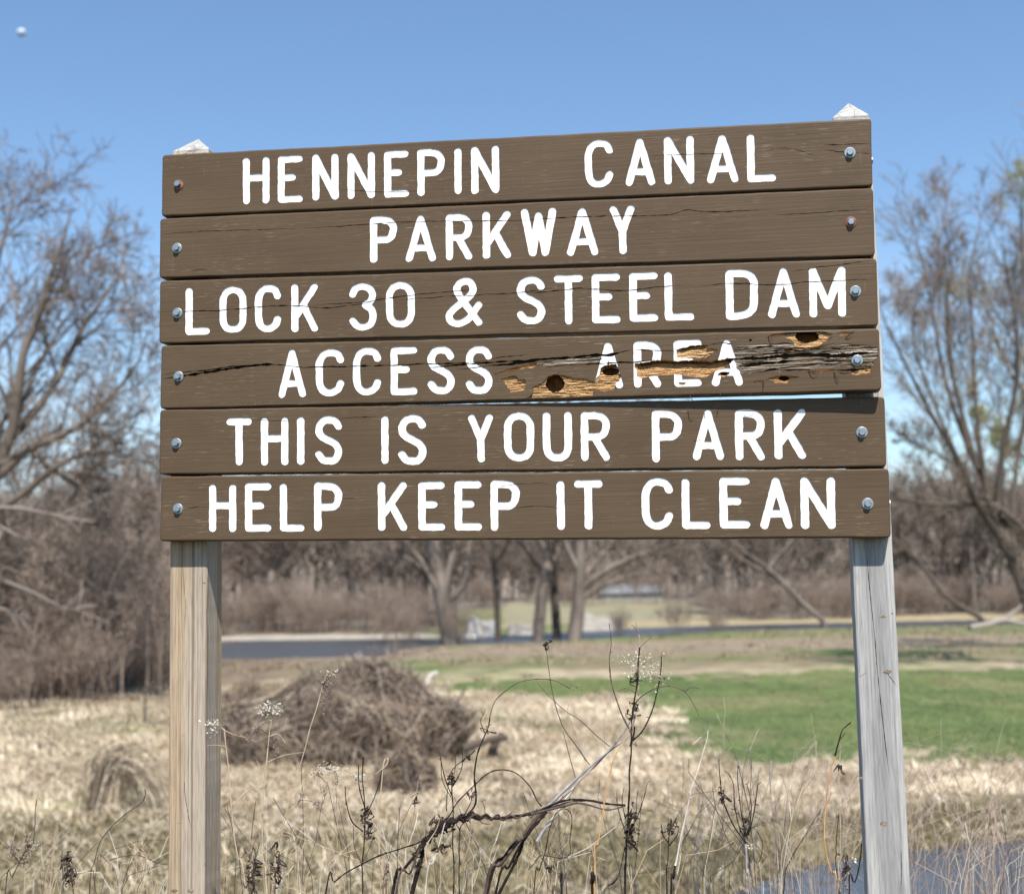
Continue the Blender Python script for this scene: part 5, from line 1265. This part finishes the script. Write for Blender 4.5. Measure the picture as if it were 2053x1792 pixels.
weed('hooked_dark_weed', 'black weed stem with a forked hooked top just right of the twin weed', ZA, 2.9, [
    ([(1262,1790),(1270,1640),(1266,1500),(1268,1460),(1300,1430)], 1.8, .8, 'dark'), ([(1268,1480),(1250,1450),(1240,1430)], .9, .5, 'dark'), ([(1290,1400),(1318,1340),(1326,1290)], .8, .5, 'dark')], [((1325,1300),(3,2,5),22,1.4,'d')], 11)
# twisted vine and thorny arches
VP = [(930,1795),(985,1680),(1050,1590),(1080,1540),(1160,1475),(1230,1430),(1330,1408),(1450,1415),(1540,1405),(1620,1395),(1700,1360),(1829,1322),(1960,1340),(2090,1347)]
def wrap(t0, t1, turns, rad, ph, r0, r1, mk):
    q = catmull(VP, 10); n = int(turns * 9); o = []
    for i in range(n):
        u = t0 + (t1 - t0) * i / (n - 1); k = u * (len(q) - 1); a = int(k); b = min(a + 1, len(q) - 1); p = q[a] + (q[b] - q[a]) * (k - a)
        w_ = rad * (1 + .5 * math.sin(i * 1.7 + ph)); o.append((p[0] + w_ * .25 * math.sin(ph + i * .9), p[1] + w_ * math.cos(ph + i * 2 * math.pi / 9)))
    return (o, r0, r1, mk, -.012, -.012)
weed('twisted_vine', 'thick dark vine twisted round itself, leaning right across the middle', ZA, 2.9, [
    (VP, 5.2, 1.6, 'dark'),
    ([(945,1795),(1010,1690),(1060,1590),(1090,1530),(1180,1450),(1260,1420),(1360,1412),(1480,1420),(1600,1390),(1690,1372),(1800,1335),(1900,1330)], 3.4, 1.0, 'brown', -.01, .01), ([(1085,1540),(1075,1620),(1050,1700),(1030,1790)], 3.0, 3.8, 'dark'),
    wrap(.22, .52, 7, 17, 0, 3.2, 1.8, 'dark'), wrap(.26, .62, 8, 14, 2, 2.3, 1.3, 'dark'), wrap(.30, .72, 7, 12, 4, 1.6, 1.0, 'brown'), wrap(.24, .45, 8, 22, 1, 1.1, .7, 'dark'),
    ([(1240,1425),(1270,1395),(1330,1400),(1380,1440),(1420,1440)], .8, .5, 'brown', -.012, -.01), ([(1500,1410),(1530,1385),(1550,1390)], .7, .4, 'brown'), ([(1620,1395),(1720,1372),(1850,1342),(1990,1372),(2080,1352)], 2.2, 1.0, 'brown', -.01, -.01)],
    [((1190,1445),(12,6,6),120,1.8,'d'), ((1160,1425),(5,5,7),50,1.8,'d'), ((1060,1610),(5,5,14),80,1.8,'d')], 12, cat='vine')
weed('long_arched_cane', 'long thin cane arching up left of the vine and over to its right', ZA, 2.85, [
    ([(600,1795),(640,1740),(700,1690),(790,1640),(870,1600),(980,1565),(1080,1528),(1200,1420),(1250,1340),(1320,1265),(1390,1205),(1470,1178),(1550,1195),(1620,1260),(1650,1320),(1675,1352)], 1.7, .9, 'dark')], [], 13, cat='vine')
weed('thorny_arch', 'thorny dark stem rising from the vine and arching into a pale thin bow', ZA, 2.9, [
    ([(1300,1405),(1340,1350),(1345,1290),(1338,1200),(1350,1110),(1375,1040),(1400,970),(1412,920)], 1.7, .9, 'dark'), ([(1412,920),(1440,840),(1490,785),(1560,742),(1660,725),(1740,735),(1815,775)], .8, .6, 'brown'),
    ([(1390,990),(1372,930),(1385,900),(1395,875)], .8, .4, 'dark'), ([(1385,905),(1375,885)], .5, .3, 'dark'), ([(1340,1080),(1290,1120),(1240,1160),(1205,1225)], 1.0, .5, 'dark'), ([(1392,1400),(1385,1350),(1370,1330),(1398,1318)], .6, .4, 'dark')], [((1410,985),(3,2,3),15,1.6,'d')], 14, cat='vine', foot=False)
# right half
weed('leaning_grey_branch', 'long grey branch leaning up to the right beside the central black weed', ZB, 2.95, [
    ([(165,1790),(250,1640),(360,1500),(470,1370)], 3.6, 3.0, 'brown'), ([(470,1370),(590,1255),(680,1170),(770,1095),(850,1010),(885,950),(900,910)], 3.0, 1.0, 'grey'), ([(225,1790),(290,1660),(370,1510),(480,1385)], 2.6, 2.0, 'dark', -.01, 0), ([(480,1385),(600,1270),(700,1180),(790,1085),(870,1030),(885,1010)], 1.9, .8, 'grey', 0, .01),
    ([(180,1790),(270,1600),(350,1520),(350,1560),(300,1680),(240,1790)], 2.2, 2.6, 'dark'), ([(480,1370),(540,1330),(590,1290),(620,1265)], 1.2, .5, 'brown', -.02, -.04), ([(430,1530),(470,1470),(520,1400),(570,1320),(610,1265)], 2.2, 1.6, 'pale', -.02, -.02),
    ([(680,1160),(640,1050),(590,920),(580,870),(600,800)], .6, .5, 'pink', .01, .06), ([(690,1150),(620,1050),(555,960),(520,860),(500,760),(480,640),(470,540)], .9, .5, 'brown', .01, .05), ([(790,1060),(720,1000),(640,925),(560,870),(480,800),(430,740)], .8, .4, 'brown', .01, .03), ([(620,1220),(590,1110),(555,980)], .8, .5, 'brown', 0, .04),
    ([(765,1060),(765,950),(780,860),(810,810)], .5, .4, 'pink', .02, .1)], [((475,545),(3,3,4),20,1.3,'d'), ((625,770),(6,3,4),30,1.2,'b')], 15, cat='branch')
weed('tall_black_weed', 'tallest black weed, central, with two curved arms and a tan seed plume', ZB, 2.9, [
    ([(863,1795),(870,1640),(872,1520),(882,1350),(890,1200),(896,1040),(900,960),(912,840),(925,720),(938,570)], 3.3, 1.1, 'dark'), ([(938,570),(936,520),(928,480),(918,440)], .9, .5, 'pink'), ([(896,990),(850,900),(815,800),(800,730),(792,620),(796,540),(788,450)], 1.4, .5, 'brown'),
    ([(905,1030),(955,980),(1000,890),(1025,790),(1040,690),(1046,612)], 1.3, .7, 'dark'), ([(940,570),(970,540),(1000,512)], .6, .4, 'brown'), ([(935,500),(905,460),(895,462)], .5, .3, 'brown'), ([(905,900),(930,830),(1000,780),(1090,762),(1160,790),(1210,860),(1232,910)], .9, .4, 'brown', 0, -.06),
    ([(1160,790),(1200,768),(1250,776)], .7, .4, 'brown', -.03, -.05), ([(920,800),(870,770),(830,785)], .6, .4, 'brown'), ([(872,1500),(840,1400),(825,1340),(822,1285)], 1.0, .5, 'dark'), ([(868,1420),(850,1330),(862,1262)], .8, .4, 'dark'), ([(900,1460),(930,1400),(960,1310),(975,1240),(990,1228)], .9, .4, 'dark'), ([(915,1430),(930,1350),(935,1280)], .7, .4, 'dark'),
    ([(865,1560),(835,1700),(800,1755),(805,1740),(830,1722)], .9, .5, 'dark'), ([(900,980),(918,900),(930,800),(935,700),(950,620)], 1.1, .5, 'tan', .02, .02), ([(893,1060),(905,1000),(908,960)], 1.8, 1.2, 'dark'), ([(890,1040),(905,1045),(925,1060),(915,1040)], .6, .4, 'brown')],
    [((950,640),(15,7,14),150,1.5,'f'), ((990,690),(16,7,12),150,1.5,'f'), ((1035,735),(12,6,6),70,1.4,'b'), ((880,640),(14,5,5),45,1.3,'f'), ((915,720),(3,3,7),40,1.6,'d'), ((912,870),(5,4,12),80,1.7,'d'), ((898,1410),(5,4,14),110,2.2,'d'), ((890,1470),(6,4,10),80,2.2,'d'), ((898,1540),(4,4,12),80,2.2,'d')], 16)
weed('orange_stalk', 'bright orange bare stalk with a blackened base', ZB, 2.85, [([(706,1795),(708,1740),(712,1690)], 2.7, 2.4, 'dark'), ([(712,1690),(730,1540),(750,1410),(775,1270),(800,1170),(825,1090),(842,1050)], 2.5, 1.0, 'orange'), ([(832,1080),(840,1070),(900,950)], .8, .4, 'tan')], [], 17)
weed('budded_black_weed', 'short black weed with a dark bud, right of the tallest weed', ZB, 2.9, [([(1075,1795),(1080,1650),(1083,1530),(1088,1480),(1105,1440),(1120,1412)], 2.2, .8, 'dark'), ([(1080,1535),(1055,1500),(1044,1445)], 1.1, .7, 'dark'), ([(1088,1552),(1120,1510),(1133,1468)], 1.0, .6, 'dark')], [((1090,1468),(4,3,5),50,1.8,'d'), ((1100,1450),(3,3,5),30,1.6,'d')], 18)
weed('small_forked_weed', 'small dark weed forking into four, at the bottom under the vine', ZB, 2.85, [([(550,1795),(548,1740),(548,1690)], 2.0, 1.6, 'dark'), ([(548,1690),(510,1640),(492,1580),(487,1520)], .9, .5, 'brown'), ([(548,1690),(548,1620),(540,1560),(533,1525)], .9, .5, 'brown'), ([(550,1690),(590,1640),(613,1565)], .9, .5, 'brown')], [], 19)
weed('loose_curled_vine', 'thin dark vine looping down in a curl below the grey branch', ZB, 2.85, [([(415,1795),(440,1680),(470,1580),(500,1450),(520,1395),(560,1370),(595,1390),(600,1440),(588,1530),(592,1590),(560,1615),(500,1610),(440,1610),(415,1640),(385,1672)], 1.7, .6, 'dark'), ([(430,1530),(470,1465),(500,1440)], 2.6, 1.4, 'grey')], [((490,1665),(3,3,3),20,1.5,'d')], 20, cat='vine')
weed('fan_branched_weed', 'dark weed fanning into seven thin upright branches near the grey post', ZB, 2.9, [
    ([(1485,1795),(1475,1700),(1470,1600),(1465,1540)], 2.5, 1.6, 'grey'), ([(1465,1540),(1400,1440),(1350,1320),(1340,1230),(1332,1125)], 1.3, .6, 'dark'), ([(1463,1535),(1430,1450),(1410,1330),(1400,1240),(1380,1195),(1358,1184)], 1.1, .5, 'dark'), ([(1465,1500),(1440,1380),(1425,1250),(1422,1150)], 1.0, .5, 'dark'),
    ([(1475,1490),(1492,1380),(1482,1290),(1472,1250),(1484,1232)], .9, .4, 'dark'), ([(1478,1500),(1505,1400),(1518,1300),(1522,1250),(1536,1238)], 1.0, .5, 'dark'), ([(1475,1680),(1410,1590),(1350,1470),(1315,1360),(1296,1262)], 1.2, .5, 'brown'), ([(1485,1720),(1530,1640),(1548,1550),(1530,1490),(1508,1462)], 1.1, .5, 'dark'), ([(1470,1500),(1500,1460),(1535,1450)], .8, .4, 'dark')],
    [((1345,1290),(3,3,9),55,1.7,'d'), ((1464,1450),(3,3,9),55,1.7,'d'), ((1490,1560),(4,3,4),20,1.5,'f')], 21)
weed('faded_pale_stalk', 'faded pale stalk slanting right beside the short black weed', ZB, 3.05, [([(1092,1795),(1105,1720),(1115,1650)], 2.0, 1.7, 'dark'), ([(1115,1650),(1145,1500),(1175,1370),(1190,1300),(1205,1200)], 1.7, .7, 'pale'), ([(1190,1300),(1240,1130),(1275,1000),(1270,920)], .6, .4, 'pale', 0, .15), ([(1200,1050),(1250,1010),(1280,1020)], .5, .3, 'pale', .1, .15)], [((1190,1305),(2,2,4),25,1.3,'f')], 22)
weed('bowed_orange_stem', 'orange stem bowed outward with a black tip beside the grey post', ZD, 2.9, [([(712,1795),(675,1690),(645,1590),(635,1460),(645,1300),(665,1180),(688,1105)], 1.6, 1.0, 'orange'), ([(688,1105),(705,1040),(722,985),(745,960),(770,938)], 1.2, .6, 'dark'), ([(708,1030),(730,1010),(743,990)], .7, .4, 'dark'),
    ([(718,1795),(718,1600),(712,1400),(706,1250),(710,1120),(716,1045)], 1.2, .5, 'tan'), ([(705,1770),(696,1600),(698,1480),(703,1402)], 1.1, .6, 'dark')], [((714,1168),(2,2,2),15,1.5,'d'), ((708,1600),(2,2,3),15,1.4,'b')], 23)
weed('dark_cane', 'dark cane curving up against the left face of the grey post', ZD, 2.86, [([(755,1795),(785,1740),(805,1680),(818,1600),(820,1540)], 1.7, 1.1, 'dark'), ([(730,1795),(735,1720),(738,1660),(735,1610)], 1.2, .7, 'brown')], [((737,1650),(4,3,10),60,1.8,'d'), ((733,1710),(4,3,10),50,1.7,'b'), ((770,1620),(7,4,3),20,1.8,'f')], 24)
weed('seedy_weed', 'leaning brown weed with two shaggy dried flower clusters at lower left', ZC, 2.8, [([(20,1800),(55,1720),(90,1650),(115,1600),(135,1570)], 1.6, .8, 'brown'), ([(85,1655),(65,1620),(45,1600)], .8, .5, 'brown'), ([(150,1565),(156,1480),(155,1430),(160,1375)], .7, .5, 'brown'), ([(50,1590),(55,1560),(70,1540)], .5, .3, 'brown')], [((60,1602),(8,4,8),80,1.9,'b'), ((130,1580),(8,4,8),90,1.9,'b'), ((118,1630),(6,4,10),60,1.8,'b'), ((150,1570),(4,3,4),30,1.8,'f')], 25)
weed('shaggy_dead_weed', 'dead weed hung with shaggy dark curled leaves, left of the tan post', ZC, 2.95, [([(325,1800),(310,1720),(298,1660),(302,1600)], 1.6, .9, 'brown'), ([(285,1760),(275,1680),(278,1600)], .8, .5, 'brown')], [((298,1640),(4,3,9),60,1.8,'d'), ((308,1700),(5,4,12),80,1.8,'d'), ((322,1740),(6,4,8),60,1.8,'b')], 26)
weed('left_arching_twig', 'thin brown twig arching right toward the tan post', ZC, 3.5, [([(395,1800),(420,1650),(445,1560),(500,1490),(570,1425),(630,1385),(650,1350),(645,1325)], 1.3, .8, 'brown'), ([(490,1640),(560,1620),(620,1620),(690,1650),(745,1660)], 1.0, .7, 'brown'), ([(425,1720),(460,1620),(540,1580),(640,1555),(740,1550)], .8, .5, 'brown', 0, .3)], [], 27)
weed('drooping_black_leaf_weed', 'short weed with drooping black leaves under the goldenrod', ZA, 2.8, [([(235,1795),(240,1720),(245,1650),(262,1580),(275,1535)], 1.3, .7, 'brown'), ([(250,1690),(225,1620),(190,1565)], .8, .5, 'dark'), ([(345,1795),(350,1700),(370,1600)], 1.2, .7, 'brown'), ([(310,1795),(400,1760),(500,1790)], .8, .5, 'tan'), ([(500,1795),(545,1740),(585,1700)], 1.2, .6, 'tan')], [((240,1690),(4,3,12),80,1.8,'d'), ((242,1750),(4,3,10),60,1.8,'d'), ((352,1690),(5,3,14),80,1.8,'d')], 28)
# loose bunches of fine dry stems rising into the bottom of the picture
rg = np.random.default_rng(66)
for k, (cx, hh, lab) in enumerate([(80, 150, 'bunch of fine dry stems at the bottom left corner'), (250, 120, 'bunch of fine dry stems just left of the tan post'), (500, 200, 'bunch of fine dry stems among the goldenrods'), (640, 240, 'bunch of fine dry stems right of the goldenrods'), (790, 200, 'bunch of fine dry stems behind the forked weed'),
        (930, 170, 'bunch of fine dry stems behind the start of the vine'), (1090, 210, 'bunch of fine dry stems below the grey branch'), (1230, 180, 'bunch of fine dry stems around the orange stalk'), (1400, 230, 'bunch of fine dry stems between the black weeds'), (1560, 260, 'bunch of fine dry stems left of the fan-branched weed'), (1960, 200, 'bunch of fine dry stems right of the grey post')]):
    d0 = rg.uniform(3.1, 3.7); base = at(cx, 1900, d0); base[2] = 0; r_ = empty('dry_stems', tuple(base)); tag(r_, lab, 'weed', 'bunches of fine dry stems')
    for mk in ('tan', 'pale', 'brown'):
        P = []
        for j in range({'tan': 9, 'pale': 5, 'brown': 5}[mk]):
            x0 = cx + rg.normal() * 45; dx = rg.normal() * 42; h_ = hh * rg.uniform(.3, 1.15); dd = d0 + rg.uniform(-.25, .3)
            q0 = at(x0 - dx * .8, 1860, dd); q0[2] = 0
            c, _ = resample(catmull([q0, at(x0, 1800, dd), at(x0 + dx * .5, 1800 - h_ * .5, dd), at(x0 + dx * rg.uniform(.8, 1.9), 1800 - h_, dd)], 6), 14); P.append(c + rg.normal(size=c.shape) * .002)
        P = np.array(P) - base; Rr = np.linspace(1, .45, 14)[None] * rg.uniform(.0008, .0017, (len(P), 1))
        V1 = tubes(P, Rr, 4); P2, R2, L2 = side_shoots(P[:, 7:], Rr[:, 7:], np.full(len(P), .22), 3, rg, ratio=.3, up=.5, rr=.7, N=4); V2 = tubes(P2, np.maximum(R2, .0005), 3)
        V_, Q_ = join([V1, V2]); mesh_np('stems', V_, Q_, STEM[mk], r_)['kind'] = 'stuff'
# tangle of fine twigs by the pond
rg = np.random.default_rng(33)
for k, (cx, lab) in enumerate([(1500, 'wispy pinkish bramble tangle behind the fan-branched weed'), (1680, 'wispy pinkish bramble tangle at the left foot of the grey post'), (1900, 'wispy bramble tangle right of the grey post'), (2030, 'wispy bramble tangle at the bottom right corner')]):
    d0 = 3.9 + .25 * k; base = at(cx, 1900, d0); base[2] = 0; r_ = empty('bramble', tuple(base)); tag(r_, lab, 'bramble')
    P = []
    for j in range(26):
        x0 = cx + rg.uniform(-150, 150); a = rg.uniform(-1, 1); hgt = rg.uniform(120, 330); dd = d0 + rg.uniform(-.3, .5)
        q0 = at(x0, 1860, dd); q0[2] = .25 * q0[2]
        pts = [q0, at(x0 + a * 20, 1800 - hgt * .35, dd), at(x0 + a * 80, 1800 - hgt * .85, dd + .05), at(x0 + a * 150, 1800 - hgt * .95, dd + .1), at(x0 + a * rg.uniform(190, 260), 1800 - hgt * rg.uniform(.45, .9), dd + .15)]
        c, L_ = resample(catmull(pts, 6), 16); P.append(c + rg.normal(size=c.shape) * .004)
    P = np.array(P) - base; Rr = np.linspace(1, .4, 16)[None] * rg.uniform(.0009, .0019, (26, 1))
    V1 = tubes(P, Rr, 4); P2, R2, L2 = side_shoots(P, Rr, np.full(26, .5), 5, rg, ratio=.35, up=.2, rr=.7, N=5); V2 = tubes(P2, np.maximum(R2, .0006), 3)
    mesh_np('canes', *V1, STEM['pink'], r_)['kind'] = 'stuff'; mesh_np('side_twigs', *V2, STEM['pink'], r_)['kind'] = 'stuff'

# ------------------------------------------------------------------ moon
r = ray(43, 66); md = 1500.0; mc = EYE + r / np.linalg.norm(r) * md; mr = md * 8.0 / F
V_, F_ = [], []; n, k = 32, 16
for j in range(k + 1):
    ph = math.pi * j / k
    for i in range(n): a = i * 2 * math.pi / n; V_.append((mr * math.sin(ph) * math.cos(a), mr * math.sin(ph) * math.sin(a), mr * math.cos(ph)))
for j in range(k):
    for i in range(n): ii = (i+1) % n; F_.append((j*n+i, (j+1)*n+i, (j+1)*n+ii, j*n+ii))
mo = mesh_py('moon', V_, F_, m_simple('moon_surface', (.40, .48, .58), (.56, .61, .67), (.25, .25, .25), 1.0), None, True); mo.location = tuple(mc)  # bluish tint of the air in front put into the surface colour
tag(mo, 'small pale daytime moon high in the sky at the left', 'moon')
print('tris', sum(len(o.data.loop_triangles) or len(o.data.polygons) for o in scene.objects if o.type == 'MESH'))
